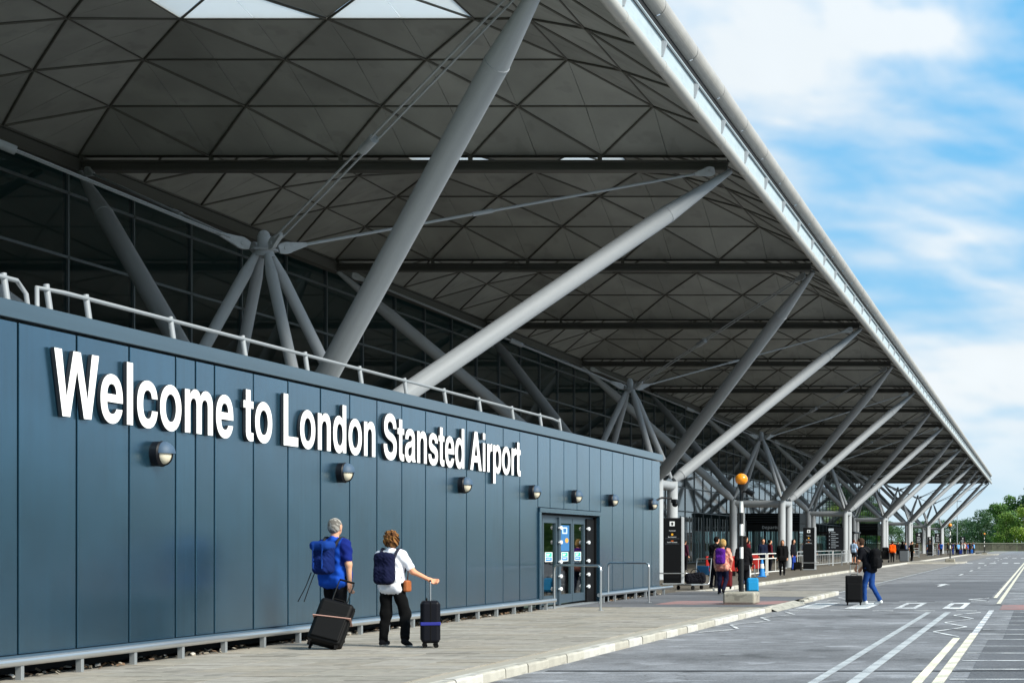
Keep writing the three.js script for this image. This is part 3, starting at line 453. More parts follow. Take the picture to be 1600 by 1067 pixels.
// bulkhead lamps
{
  const t = thing('wall_lamp', 'largest wall lamp, under the letters of Welcome', 'lamp', [XW, 2.62, -22.8], 0, 'bulkhead lamps on the sign wall'); t.scale.setScalar(0.9);
  const cyl = (r0, r1, h, x) => new THREE.CylinderGeometry(r1, r0, h, 32).rotateZ(-Math.PI / 2).translate(x, 0, 0);
  part('body', [cyl(0.175, 0.18, 0.11, 0.055), cyl(0.185, 0.165, 0.03, 0.12)], M.lampBody, t);
  part('lens', new THREE.SphereGeometry(0.148, 28, 12, 0, Math.PI * 2, 0, Math.PI / 2).rotateZ(-Math.PI / 2).scale(0.75, 1, 1).translate(0.13, 0, 0), M.lens, t);
  part('hood', new THREE.SphereGeometry(0.168, 28, 14, 0, Math.PI, 0, Math.PI / 2).rotateX(-Math.PI / 2).rotateY(0).applyMatrix4(new THREE.Matrix4().makeRotationFromEuler(new THREE.Euler(0, 0, 0))).translate(0, 0, 0), M.lampHood, t);
  { const h = t.children[2], pos = [], seg = 16; // quarter-sphere hood over the upper half of the lens
    const g = new THREE.SphereGeometry(0.17, 28, 14, -Math.PI / 2, Math.PI, 0, Math.PI / 2); // upper half, x>0 side checked below
    const p = g.attributes.position; let mx = 0; for (let i = 0; i < p.count; i++) mx += p.getX(i); if (mx < 0) g.rotateY(Math.PI); const q = g.attributes.position; let mz = 0; mx = 0; for (let i = 0; i < q.count; i++) { mx += q.getX(i); mz += q.getZ(i); }
    if (Math.abs(mz) > Math.abs(mx)) g.rotateY(mz > 0 ? Math.PI / 2 : -Math.PI / 2); g.scale(0.85, 1, 1).translate(0.13, 0.005, 0); h.geometry = g; h.material.side = THREE.DoubleSide; }
  part('guard_bar', new THREE.TorusGeometry(0.155, 0.012, 8, 16, Math.PI / 2).rotateZ(-Math.PI / 2).scale(0.78, 1, 1).translate(0.13, 0, 0), M.lampBody, t);
  const rest = [[28.8, 'wall lamp directly below the word London'], [34.8, 'wall lamp below the word Stansted'], [39.6, 'wall lamp just left of the glass doors, below the word Airport'], [43.2, 'wall lamp centred above the glass doors'], [46.9, 'wall lamp just right of the glass doors'], [51.7, 'smallest wall lamp, at the far end of the wall by the security camera']];
  for (const [d, l] of rest) copy(t, [XW, 2.62, -d], 0, l);
}
// bumper rails at the foot of the wall
for (const [a, b, l] of [[8, 40.9, 'long stainless bumper rail on short posts at the foot of the sign wall'], [45.0, 53.9, 'short stainless bumper rail right of the glass doors']]) {
  const t = thing('bumper_rail', l, 'rail', [0, 0, 0], 0, 'bumper rails at the wall foot');
  part('rail', [tube(V(-11.06, 0.2, a), V(-11.06, 0.2, b), 0.048, 0.048, 14)], M.stainless, t);
  for (let d = a + 0.5; d < b; d += 1.22) part('post', [rbox(0.07, 0.2, 0.06, 0.006, -11.08, 0.09, -d, 1)], M.galv, t);
}
// leaf litter below the rail
{
  const R = rng(77), n = 520, g = new THREE.PlaneGeometry(0.06, 0.045, 2, 1); { const p = g.attributes.position; for (let i = 0; i < p.count; i++) if (Math.abs(p.getX(i)) < 0.001) p.setZ(i, 0.012); g.computeVertexNormals(); }
  const m = new THREE.InstancedMesh(g, std(0xffffff, 0.9, 0, { side: THREE.DoubleSide }), n), o = new THREE.Object3D(); m.name = 'leaf_litter'; m.userData = { label: 'dry leaves and grit blown along the foot of the sign wall', category: 'leaf litter', kind: 'stuff' };
  for (let i = 0; i < n; i++) { let d = 17 + R() * 36; if (d > 40.2 && d < 46) d -= 8; o.position.set(-11.5 + Math.pow(R(), 0.7) * 0.42, 0.012 + R() * 0.03, -d); o.rotation.set(-Math.PI / 2 + (R() - 0.5) * 1.2, (R() - 0.5) * 1.2, R() * 6); const s = 0.35 + R() * 1.1; o.scale.set(s, s, s); o.updateMatrix(); m.setMatrixAt(i, o.matrix); const v = R(); m.setColorAt(i, v < 0.4 ? lin(0.16, 0.10, 0.06) : v < 0.8 ? lin(0.28, 0.25, 0.20) : lin(0.5, 0.48, 0.44)); }
  shade(m); scene.add(m);
}
// handrail on the flat roof
{
  const t = thing('roof_handrail', 'pale tubular handrail on leaning posts along the top of the sign wall', 'handrail');
  const post = (d) => part('post', tube(V(-11.95, 3.93, d), V(-12.05, 4.62, d), 0.036, 0.036, 10), M.rail, t);
  part('rail', bentPipe([V(-12.03, 4.57, 12), V(-12.03, 4.57, 21.25), V(-11.97, 3.95, 21.3)], 0.028, 0.14), M.rail, t);
  part('rail', bentPipe([V(-11.97, 3.95, 21.42), V(-12.03, 4.57, 21.46), V(-12.03, 4.57, 44.9), V(-11.97, 3.95, 45.0)], 0.028, 0.14), M.rail, t);
  for (const d of [18.4, 20.85, 21.75, 22.65, 24.85, 27.1, 29.4, 31.75, 34.0, 36.25, 38.5, 40.9, 43.2, 44.95]) post(d);
}
// door guards: U shaped
for (const [a, b, l] of [[[-11.1, 41.0], [-9.72, 39.7], 'stainless hoop barrier left of the glass doors'], [[-11.12, 46.2], [-9.85, 45.2], 'stainless hoop barrier right of the glass doors']])
  single('hoop_barrier', [bentPipe([V(a[0], 0, a[1]), V(a[0], 1.0, a[1]), V(b[0], 1.0, b[1]), V(b[0], 0, b[1])], 0.026, 0.1, 12), new THREE.CylinderGeometry(0.07, 0.07, 0.012, 14).translate(a[0], 0.008, -a[1]), new THREE.CylinderGeometry(0.07, 0.07, 0.012, 14).translate(b[0], 0.008, -b[1])], M.stainless, l, 'barrier', 'hoop barriers by the doors');
// security camera at the wall end
{
  const t = thing('security_camera', 'small black security camera on an arm at the end of the sign wall', 'camera', [XW, 2.72, -52.4]);
  part('arm', bentPipe([new THREE.Vector3(0, 0, 0), new THREE.Vector3(0.14, 0.12, -0.2), new THREE.Vector3(0.42, 0.1, -0.35)], 0.03, 0.08), M.lampBody, t); part('housing', [rbox(0.16, 0.12, 0.3, 0.03, 0.5, 0.02, -0.38), new THREE.SphereGeometry(0.09, 16, 10).translate(0.52, -0.06, -0.36)], M.black, t);
}
// totem signs
{
  const face = (lines) => label2d(256, 1024, (c, w, h) => { c.fillStyle = '#0c0e11'; c.fillRect(0, 0, w, h); c.fillStyle = '#dfe4e8'; c.fillRect(88, 44, 80, 74); c.fillStyle = '#0c0e11'; c.beginPath(); c.moveTo(128, 54); c.lineTo(158, 86); c.lineTo(140, 86); c.lineTo(140, 108); c.lineTo(116, 108); c.lineTo(116, 86); c.lineTo(98, 86); c.fill();
    c.fillStyle = '#c9ced3'; c.font = 'bold 24px sans-serif'; c.textAlign = 'center'; lines.forEach(([s, y]) => c.fillText(s, w / 2, y)); c.fillStyle = '#e0a22c'; c.beginPath(); c.arc(128, 252, 18, 0, 7); c.fill(); c.fillStyle = '#d06a2a'; c.fillRect(108, 348, 40, 14); c.fillStyle = '#59616a'; c.fillRect(16, 316, 224, 4); c.fillRect(16, 398, 224, 4); });
  const t = thing('totem_sign', 'tall black totem sign near the end of the sign wall', 'totem sign', [-13.4, 0, -65.5], 0.25, 'black totem signs on the forecourt');
  part('body', rbox(0.62, 2.42, 0.2, 0.03, -0.03, 1.23, 0), M.black, t); part('edge_trim', rbox(0.12, 2.46, 0.26, 0.03, 0.34, 1.24, 0), M.steelBright, t);
  part('sign_face', new THREE.PlaneGeometry(0.58, 2.34).translate(-0.03, 1.24, 0.1045), phys(0xffffff, 0.5, { specularIntensity: 0.3, map: face([['Terminal', 200], ['Bus Station', 300], ['Coach Station', 384]]) }), t);
  part('base_hoop', bentPipe([new THREE.Vector3(-0.55, 0.42, 0.3), new THREE.Vector3(0.55, 0.42, 0.3), new THREE.Vector3(0.55, 0.42, -0.25), new THREE.Vector3(-0.55, 0.42, -0.25), new THREE.Vector3(-0.55, 0.42, 0.29)], 0.02, 0.12), M.stainless, t);
  part('base', rbox(0.8, 0.06, 0.4, 0.02, 0, 0.03, 0), M.galv, t);
  copy(t, [-13.25, 0, -103], 0.2, 'tall black totem sign beside the grey railings'); copy(t, [-14.0, 0, -229], 0.2, 'distant black totem sign, left of the middle flashing beacon');
}
// zebra crossing beacons
{
  const make = (label, x, d, block) => {
    const t = thing('crossing_beacon', label, 'beacon', [x, 0, -d], 0, 'flashing beacons at the crossings');
    if (block) part('base_block', rbox(0.8, 0.31, 0.8, 0.07, 0, 0.145, 0, 3), M.concrete, t); else part('base_block', rbox(0.9, 0.22, 0.9, 0.06, 0, 0.1, 0), M.concrete, t);
    const y0 = 0.28; part('pole', tube(new THREE.Vector3(0, y0, 0), new THREE.Vector3(0, 1.12, 0), 0.06, 0.06, 16), M.poleBlack, t);
    for (let i = 0; i < 6; i++) part('pole_band', tube(new THREE.Vector3(0, 1.12 + i * 0.285, 0), new THREE.Vector3(0, 1.12 + (i + 1) * 0.285, 0), 0.046, 0.046, 16), i % 2 ? M.poleBlack : M.poleWhite, t);
    part('collar', new THREE.CylinderGeometry(0.1, 0.048, 0.14, 18).translate(0, 2.89, 0), M.poleBlack, t);
    part('globe', new THREE.SphereGeometry(0.158, 28, 20).scale(1, 0.93, 1).translate(0, 3.09, 0), M.amber, t);
    return t;
  };
  const a = make('nearest flashing beacon, orange globe on a striped pole in a concrete block', -7.42, 44.6, true);
  part('pole_camera', [tube(new THREE.Vector3(0.04, 2.78, 0.02), new THREE.Vector3(0.14, 2.78, 0.05), 0.02, 0.02, 8), new THREE.CylinderGeometry(0.06, 0.075, 0.2, 16).rotateZ(1.1).translate(0.22, 2.76, 0.06)], M.black, a);  // small camera on a short arm from the pole, gives no light
  make('middle flashing beacon with orange globe, by the crowd under the far roof', -7.5, 150, true);
  make('farthest flashing beacon, in front of the distant low wall', -8.5, 275, false);
}
console.log('architecture done');
// ---------------------------------------------------------------- signed-distance meshing for people and soft bags
const prim = (q, x, y, z) => {
  if (q.a) { const [ax, ay, az] = q.a, bx = q.b[0] - ax, by = q.b[1] - ay, bz = q.b[2] - az, px = x - ax, py = y - ay, pz = z - az, t = clamp((px * bx + py * by + pz * bz) / (bx * bx + by * by + bz * bz + 1e-9), 0, 1); return Math.hypot(px - bx * t, py - by * t, pz - bz * t) - mix(q.ra, q.rb ?? q.ra, t); }
  if (q.r) { const dx = (x - q.c[0]) / q.r[0], dy = (y - q.c[1]) / q.r[1], dz = (z - q.c[2]) / q.r[2], k = Math.hypot(dx, dy, dz); return (k - 1) * Math.min(...q.r); }
  const ex = Math.abs(x - q.c[0]) - q.h[0] + q.rd, ey = Math.abs(y - q.c[1]) - q.h[1] + q.rd, ez = Math.abs(z - q.c[2]) - q.h[2] + q.rd;
  return Math.hypot(Math.max(ex, 0), Math.max(ey, 0), Math.max(ez, 0)) + Math.min(Math.max(ex, ey, ez), 0) - q.rd;
};
function field(items) {
  const mats = [...new Set(items.map((q) => q.m))], sets = mats.map((m) => items.filter((q) => q.m === m)), bump = sets.map((s) => s[0].bump ?? 0), ks = sets.map((s) => s[0].k ?? 0.045), freq = sets.map((s) => s[0].freq ?? 38);
  return (x, y, z) => { let best = 1e9, bm = 0; for (let i = 0; i < sets.length; i++) { let d = 1e9; const k = ks[i]; for (const q of sets[i]) { const e = prim(q, x, y, z); if (e > d + k) continue; if (e < d - k) { d = e; continue; } const h = clamp(0.5 + 0.5 * (e - d) / k, 0, 1); d = mix(e, d, h) - k * h * (1 - h); } if (bump[i] && d < 0.1) d += bump[i] * (noise(x * freq[i] + 9, y * freq[i] + z * freq[i] * 0.8, 3) - 0.5); if (d < best) { best = d; bm = i; } } return [best, mats[bm]]; };
}
function netMesh(items, cell, colors) {
  const f = field(items), lo = [1e9, 1e9, 1e9], hi = [-1e9, -1e9, -1e9];
  for (const q of items) for (const [p, r] of q.a ? [[q.a, [q.ra, q.ra, q.ra]], [q.b, [q.rb ?? q.ra, q.rb ?? q.ra, q.rb ?? q.ra]]] : [[q.c, q.r ?? q.h]]) for (let i = 0; i < 3; i++) { lo[i] = Math.min(lo[i], p[i] - r[i]); hi[i] = Math.max(hi[i], p[i] + r[i]); }
  const n = lo.map((l, i) => Math.ceil((hi[i] - l) / cell) + 5), o = lo.map((l) => l - 2 * cell), [nx, ny, nz] = n, g = new Float32Array(nx * ny * nz), id = (i, j, k) => (k * ny + j) * nx + i;
  for (let k = 0; k < nz; k++) for (let j = 0; j < ny; j++) for (let i = 0; i < nx; i++) g[id(i, j, k)] = f(o[0] + i * cell, o[1] + j * cell, o[2] + k * cell)[0];
  const vid = new Int32Array(nx * ny * nz).fill(-1), pos = [], idx = [];
  for (let k = 0; k < nz - 1; k++) for (let j = 0; j < ny - 1; j++) for (let i = 0; i < nx - 1; i++) {
    let c = 0, sx = 0, sy = 0, sz = 0;
    for (let e = 0; e < 12; e++) { const ax = e >> 2, u = e & 1, v = (e >> 1) & 1, A = ax === 0 ? [0, u, v] : ax === 1 ? [u, 0, v] : [u, v, 0], B = A.slice(); B[ax] = 1; const a = g[id(i + A[0], j + A[1], k + A[2])], b = g[id(i + B[0], j + B[1], k + B[2])]; if ((a < 0) === (b < 0)) continue; const t = a / (a - b); sx += A[0] + (B[0] - A[0]) * t; sy += A[1] + (B[1] - A[1]) * t; sz += A[2] + (B[2] - A[2]) * t; c++; }
    if (c) { vid[id(i, j, k)] = pos.length / 3; pos.push(o[0] + (i + sx / c) * cell, o[1] + (j + sy / c) * cell, o[2] + (k + sz / c) * cell); }
  }
  const quad = (a, b, c, d, flip) => flip ? idx.push(a, c, b, a, d, c) : idx.push(a, b, c, a, c, d);
  for (let k = 1; k < nz - 1; k++) for (let j = 1; j < ny - 1; j++) for (let i = 1; i < nx - 1; i++) { const s = g[id(i, j, k)] < 0;
    if (s !== g[id(i + 1, j, k)] < 0) quad(vid[id(i, j - 1, k - 1)], vid[id(i, j, k - 1)], vid[id(i, j, k)], vid[id(i, j - 1, k)], !s);
    if (s !== g[id(i, j + 1, k)] < 0) quad(vid[id(i - 1, j, k - 1)], vid[id(i - 1, j, k)], vid[id(i, j, k)], vid[id(i, j, k - 1)], !s);
    if (s !== g[id(i, j, k + 1)] < 0) quad(vid[id(i - 1, j - 1, k)], vid[id(i, j - 1, k)], vid[id(i, j, k)], vid[id(i - 1, j, k)], !s); }
  const col = new Float32Array(pos.length), nor = new Float32Array(pos.length), e = cell * 0.5;
  for (let i = 0; i < pos.length; i += 3) { const [x, y, z] = [pos[i], pos[i + 1], pos[i + 2]]; const m = f(x, y, z)[1]; let gx = f(x + e, y, z)[0] - f(x - e, y, z)[0], gy = f(x, y + e, z)[0] - f(x, y - e, z)[0], gz = f(x, y, z + e)[0] - f(x, y, z - e)[0]; const l = Math.hypot(gx, gy, gz) || 1; nor[i] = gx / l; nor[i + 1] = gy / l; nor[i + 2] = gz / l; const c = colors(m, x, y, z); col[i] = c.r; col[i + 1] = c.g; col[i + 2] = c.b; }
  const G = new THREE.BufferGeometry(); G.setAttribute('position', new THREE.Float32BufferAttribute(pos, 3)); G.setAttribute('normal', new THREE.BufferAttribute(nor, 3)); G.setAttribute('color', new THREE.BufferAttribute(col, 3)); G.setIndex(idx); return G;
}
const hex = (h) => new THREE.Color(h);
function person(o) {
  const k = o.h / 1.75, J = { hipL: [0.09, 0.93, 0], hipR: [-0.09, 0.93, 0], kneeL: [0.1, 0.5, 0.02], kneeR: [-0.1, 0.5, 0.02], ankL: [0.1, 0.085, -0.03], ankR: [-0.1, 0.085, -0.03], shL: [0.185, 1.41, -0.01], shR: [-0.185, 1.41, -0.01], elL: [0.235, 1.13, -0.03], elR: [-0.235, 1.13, -0.03], wrL: [0.245, 0.89, 0.04], wrR: [-0.245, 0.89, 0.04], footL: 0.14, footR: 0.14, pitchL: 0, pitchR: 0, ...(o.j ?? {}) };
  const lean = o.lean ?? 0, L = (p) => [p[0], p[1], p[2] + Math.max(0, p[1] - 0.95) * lean], it = [], w = o.wide ?? 1, long = o.long, loose = o.loose ?? 1;
  const hd = [(o.headX ?? 0), 1.635 - (o.nod ?? 0) * 0.1, 0.02 + (o.nod ?? 0)];
  // trunk
  if (o.cell < 0.03) it.push({ m: 'top', a: L([0, 1.3, 0]), b: L([0, 1.05, 0]), ra: 0.09, bump: 0.024, freq: 15 }, { m: 'bottom', a: [0, 0.95, 0], b: [0, 0.92, 0], ra: 0.09, bump: 0.022, freq: 13 });
  for (const s of [1, -1]) it.push({ m: 'top', a: L([0.085 * s * w, 1.32, 0]), b: L([0.075 * s * w, 1.0, 0.005]), ra: 0.118, rb: 0.112 * w });
  it.push({ m: 'top', a: L([0.13, 1.405, -0.01]), b: L([-0.13, 1.405, -0.01]), ra: 0.082 }, { m: 'top', c: [0, (o.hem ?? 0.93) + 0.04, 0.005], h: [0.192 * w, 0.14, 0.148 * w], rd: 0.09 });
  for (const s of ['L', 'R']) {
    const sh = L(J['sh' + s]), el = L(J['el' + s]), wr = L(J['wr' + s]), m = sh.map((v, i) => mix(v, el[i], 0.72));
    it.push({ m: 'top', a: sh, b: long ? el : m, ra: 0.074 * loose, rb: (long ? 0.056 : 0.066) * loose }); if (long) it.push({ m: 'top', a: el, b: wr, ra: 0.056 * loose, rb: 0.042 * loose });
    it.push({ m: 'skin', a: m, b: el, ra: 0.047, rb: 0.042, k: 0.03 }, { m: 'skin', a: el, b: wr, ra: 0.042, rb: 0.029 });
    // hand: palm, four fingers and a thumb
    const d = new THREE.Vector3(...wr).sub(new THREE.Vector3(...el)).normalize(), h = o['hand' + s] ? new THREE.Vector3(...o['hand' + s]).normalize() : d, side = new THREE.Vector3(0, 0, 1).cross(h).length() > 0.3 ? new THREE.Vector3(s === 'L' ? -1 : 1, 0, 0).cross(h).normalize() : new THREE.Vector3(1, 0, 0), pn = h.clone().cross(side).normalize(), W = new THREE.Vector3(...wr), at = (a, b, c) => W.clone().addScaledVector(h, a).addScaledVector(side, b).addScaledVector(pn, c).toArray();
    for (const b of [-0.024, 0, 0.024]) it.push({ m: 'skin', a: at(0.02, b * 0.8, 0), b: at(0.085, b, 0), ra: 0.017, rb: 0.016 });
    const cu = s === 'L' ? 0.02 : -0.02; [[-0.031, 0.062], [-0.011, 0.075], [0.011, 0.07], [0.031, 0.055]].forEach(([b, l]) => it.push({ m: 'skin', a: at(0.09, b, 0), b: at(0.09 + l * 0.55, b * 1.1, cu), ra: 0.0095, rb: 0.009 }, { m: 'skin', a: at(0.09 + l * 0.55, b * 1.1, cu), b: at(0.09 + l * 0.7, b * 1.1, cu * 2.4), ra: 0.009, rb: 0.008 }));
    it.push({ m: 'skin', a: at(0.03, 0.03, 0), b: at(0.075, 0.056, cu), ra: 0.012, rb: 0.0095 });
    // legs and shoes
    const hip = J['hip' + s], kn = J['knee' + s], an = J['ank' + s], leg = o.shorts ? 'skin' : 'bottom', tr = o.trouser ?? 1;
    it.push({ m: 'bottom', a: hip, b: o.shorts ? hip.map((v, i) => mix(v, kn[i], 0.85)) : kn, ra: 0.1 * w, rb: 0.074 * tr });
    if (o.shorts) it.push({ m: 'skin', a: hip.map((v, i) => mix(v, kn[i], 0.7)), b: kn, ra: 0.06, rb: 0.053 });
    it.push({ m: leg, a: kn, b: [an[0], an[1] + 0.03, an[2]], ra: o.shorts ? 0.053 : 0.07 * tr, rb: o.shorts ? 0.036 : 0.058 * tr });
    const a = J['pitch' + s], fl = J['foot' + s], fx = [an[0] * 1.05, an[1] - 0.035 - Math.sin(a) * fl * 0.9, an[2] + Math.cos(a) * fl];
    it.push({ m: 'shoe', a: [an[0], an[1] - 0.03, an[2] - 0.035], b: fx, ra: 0.05, rb: 0.042, k: 0.02 });
  }
  it.push({ m: 'bottom', a: [0.075, 0.95, 0], b: [-0.075, 0.95, 0], ra: 0.118 * w });
  const top = L([0, 1.44, 0]), hp = L(hd);
  it.push({ m: 'skin', a: top, b: [hp[0], hp[1] - 0.08, hp[2] - 0.02], ra: 0.058, rb: 0.053 }, { m: 'skin', c: [hp[0], hp[1] + 0.02, hp[2]], r: [0.078, 0.105, 0.096] }, { m: 'skin', a: [hp[0], hp[1] - 0.055, hp[2] + 0.045], b: [hp[0], hp[1] - 0.04, hp[2] + 0.01], ra: 0.046, rb: 0.055 }, { m: 'skin', a: [hp[0], hp[1] + 0.015, hp[2] + 0.093], b: [hp[0], hp[1] - 0.018, hp[2] + 0.108], ra: 0.01, rb: 0.015 });
  for (const s of [1, -1]) it.push({ m: 'skin', a: [hp[0] + 0.08 * s, hp[1] + 0.02, hp[2] - 0.012], b: [hp[0] + 0.078 * s, hp[1] - 0.02, hp[2] - 0.004], ra: 0.017, rb: 0.011 });
  it.push({ m: 'top', a: L([0, 1.425, 0]), b: L([0, 1.475, 0.0]), ra: 0.078, rb: 0.068 });
  const C = { skin: hex(o.skin ?? 0xd9a283), top: hex(o.top), bottom: hex(o.bottom), shoe: hex(o.shoe ?? 0x15161a) }, top2 = o.top2 && hex(o.top2), eye = hex(0x241a16), lip = hex(0xa8584e), sole = hex(o.sole ?? 0xb9b9b6);
  const geo = netMesh(it, o.cell, (m, x, y, z) => { if (m === 'skin' && o.cell < 0.02) { if (z > hp[2] + 0.07 && Math.abs(y - hp[1] - 0.03) < 0.011 && Math.abs(Math.abs(x - hp[0]) - 0.032) < 0.014) return eye; if (z > hp[2] + 0.06 && Math.abs(y - hp[1] + 0.048) < 0.009 && Math.abs(x - hp[0]) < 0.025) return lip; } if (m === 'shoe' && y < 0.028) return sole; if (m === 'top' && top2 && (o.stripe ? o.stripe(x, y, z) : noise(x * 22, y * 22 + z * 22, 4) > 0.52)) return top2; return C[m]; });
  geo.scale(k, k, k);
  const t = thing('person', o.label, 'person', [o.x, o.y ?? 0, -o.d], o.face, o.group);
  part('body', geo, M.vc, t);
  if (o.hair) { const H = [], q = (c, r) => H.push({ m: 'hair', c: [hp[0] + c[0], hp[1] + c[1], hp[2] + c[2]], r, k: 0.03, bump: o.curl ?? 0.006 });
    q([0, 0.05, -0.022], [0.088, 0.088, 0.094]); if (o.hair !== 'short') { q([0, 0.01, -0.045], [0.098, 0.12, 0.09]); if (o.hair === 'curly') { q([0.055, 0.0, -0.03], [0.06, 0.1, 0.075]); q([-0.055, 0.0, -0.03], [0.06, 0.1, 0.075]); q([0, 0.075, -0.01], [0.095, 0.07, 0.095]); } if (o.hair === 'long') { q([0, -0.12, -0.075], [0.1, 0.16, 0.05]); q([0, -0.2, -0.09], [0.085, 0.12, 0.04]); } } else q([0, 0.0, -0.045], [0.084, 0.085, 0.07]);
    const h1 = hex(o.hairColor), h2 = hex(o.hairColor2 ?? o.hairColor); const hg = netMesh(H, o.hairCell ?? o.cell * 0.8, (m, x, y, z) => noise(x * 40, y * 40 + z * 30, 6) > 0.55 ? h2 : h1); hg.scale(k, k, k); part('hair', hg, M.vc, t); }
  return t;
}
// rucksack worn on a back; same frame as its wearer
function rucksack(o) {
  const t = thing('backpack', o.label, 'backpack', [o.x, o.y ?? 0, -o.d], o.face, o.group), k = o.k ?? 1, c = hex(o.color), c2 = hex(o.color2 ?? o.color), z = o.z ?? -0.235, y = o.cy ?? 1.2, ln = o.lean ?? 0, dz = (yy) => Math.max(0, yy - 0.95) * ln, Z = z + dz(y);
  const it = [{ m: 'bag', c: [0, y, Z], h: [0.15 * k, 0.235 * k, 0.1 * k], rd: 0.075 * k, k: 0.04, bump: 0.012 }, { m: 'bag', c: [0, y + 0.17 * k, Z - 0.01], r: [0.14 * k, 0.09 * k, 0.1 * k] }, { m: 'bag', c: [0, y - 0.1 * k, Z - 0.06 * k], h: [0.12 * k, 0.12 * k, 0.085 * k], rd: 0.05 * k }];
  if (o.flap) it.push({ m: 'flap', c: [0, y + 0.19 * k, Z - 0.03], h: [0.16 * k, 0.07 * k, 0.13 * k], rd: 0.06 * k, k: 0.03 }, { m: 'flap', a: [0.08 * k, y + 0.2 * k, Z - 0.155 * k], b: [0.075 * k, y - 0.15 * k, Z - 0.16 * k], ra: 0.011 }, { m: 'flap', a: [-0.08 * k, y + 0.2 * k, Z - 0.155 * k], b: [-0.075 * k, y - 0.15 * k, Z - 0.16 * k], ra: 0.011 });
  part('bag', netMesh(it, o.cell, (m, x, yy) => m === 'flap' ? c2 : c), M.vc, t);
  const sm = std(o.strap ?? 0x14161c, 0.85);
  for (const s of [1, -1]) part('shoulder_strap', pipe([[0.1, y + 0.16, z + 0.09], [0.125, 1.5 * (o.sh ?? 1), -0.03], [0.125, 1.42 * (o.sh ?? 1), 0.13], [0.14, 1.2 * (o.sh ?? 1), 0.135], [0.16, 1.05 * (o.sh ?? 1), -0.05]].map(([a, b, e]) => new THREE.Vector3(a * s, b, e + dz(b))), 0.022, 6, 24, 0.5), sm, t);
  if (o.tails) for (const s of [0.09, 0.15]) part('loose_strap', pipe([new THREE.Vector3(s, y - 0.2, Z - 0.08), new THREE.Vector3(s + 0.06, y - 0.4, Z - 0.12), new THREE.Vector3(s * 1.7 + 0.1, y - 0.62, Z - 0.1)], 0.007, 5, 12, 0.5), sm, t);
  return t;
}
// wheeled suitcase: ribbed shell, corner wheels, telescopic handle
function suitcase(o) {
  const t = thing('suitcase', o.label, 'suitcase', [o.x, o.y ?? 0, -o.d], 0, o.group), [w, h, d] = o.size, m = phys(o.color, o.rough ?? 0.6, { specularIntensity: 0.35 }), r = o.r ?? 0.05, y0 = 0.07;
  t.rotation.set(o.pitch ?? 0, o.face ?? 0, o.roll ?? 0, 'YXZ');
  const shell = part('shell', rbox(w, h, d, r, 0, y0 + h / 2, 0, 4), m, t);
  if (o.ribs) for (let i = 0; i < 5; i++) part('rib', rbox(0.022, h * 0.86, d + 0.016, 0.008, -w * 0.36 + i * w * 0.18, y0 + h / 2, 0, 1), m, shell);
  else { part('front_pocket', rbox(w * 0.84, h * 0.62, 0.05, 0.02, 0, y0 + h * 0.4, d / 2, 2), m, shell); part('piping', [rbox(w + 0.012, 0.02, d * 0.35, 0.008, 0, y0 + h * 0.93, 0, 1)], M.rubber, shell); }
  part('zip_line', rbox(w + 0.008, h * 0.96, 0.014, 0.006, 0, y0 + h / 2, 0, 1), M.rubber, shell);
  for (const sx of [1, -1]) for (const sz of [1, -1]) part('wheel', [new THREE.CylinderGeometry(0.034, 0.034, 0.03, 18).rotateZ(Math.PI / 2).translate(sx * (w / 2 - 0.05), 0.034, sz * (d / 2 - 0.05)), boxAt(0.05, 0.04, 0.05, sx * (w / 2 - 0.05), 0.075, sz * (d / 2 - 0.05))], M.rubber, t);
  part('handle', bentPipe([new THREE.Vector3(-w * 0.22, y0 + h - 0.02, 0), new THREE.Vector3(-w * 0.22, y0 + h + o.ext, 0), new THREE.Vector3(w * 0.22, y0 + h + o.ext, 0), new THREE.Vector3(w * 0.22, y0 + h - 0.02, 0)], 0.0085, 0.03, 8), o.dark ? M.black : M.galv, t);
  part('grip', rbox(w * 0.46, 0.028, 0.03, 0.012, 0, y0 + h + o.ext, 0), M.rubber, t);
  part('carry_handle', bentPipe([new THREE.Vector3(-0.08, y0 + h - 0.01, d * 0.2), new THREE.Vector3(-0.08, y0 + h + 0.03, d * 0.2), new THREE.Vector3(0.08, y0 + h + 0.03, d * 0.2), new THREE.Vector3(0.08, y0 + h - 0.01, d * 0.2)], 0.01, 0.02, 6), M.rubber, t);
  if (o.belt) part('strap', rbox(w + 0.016, 0.05, d + 0.024, 0.012, 0, y0 + h * (o.beltAt ?? 0.5), 0, 1), std(o.belt, 0.7), t);
  if (o.cord) part('cord', [0.02].map((q, i) => rbox(w + 0.05, 0.016, d + 0.075, 0.008, 0, 0, 0, 1).rotateZ(0.16 + i * 0.12).translate(0, y0 + h * 0.56 + q, 0)), std(o.cord, 0.6), t);
  return t;
}
const PI = Math.PI;
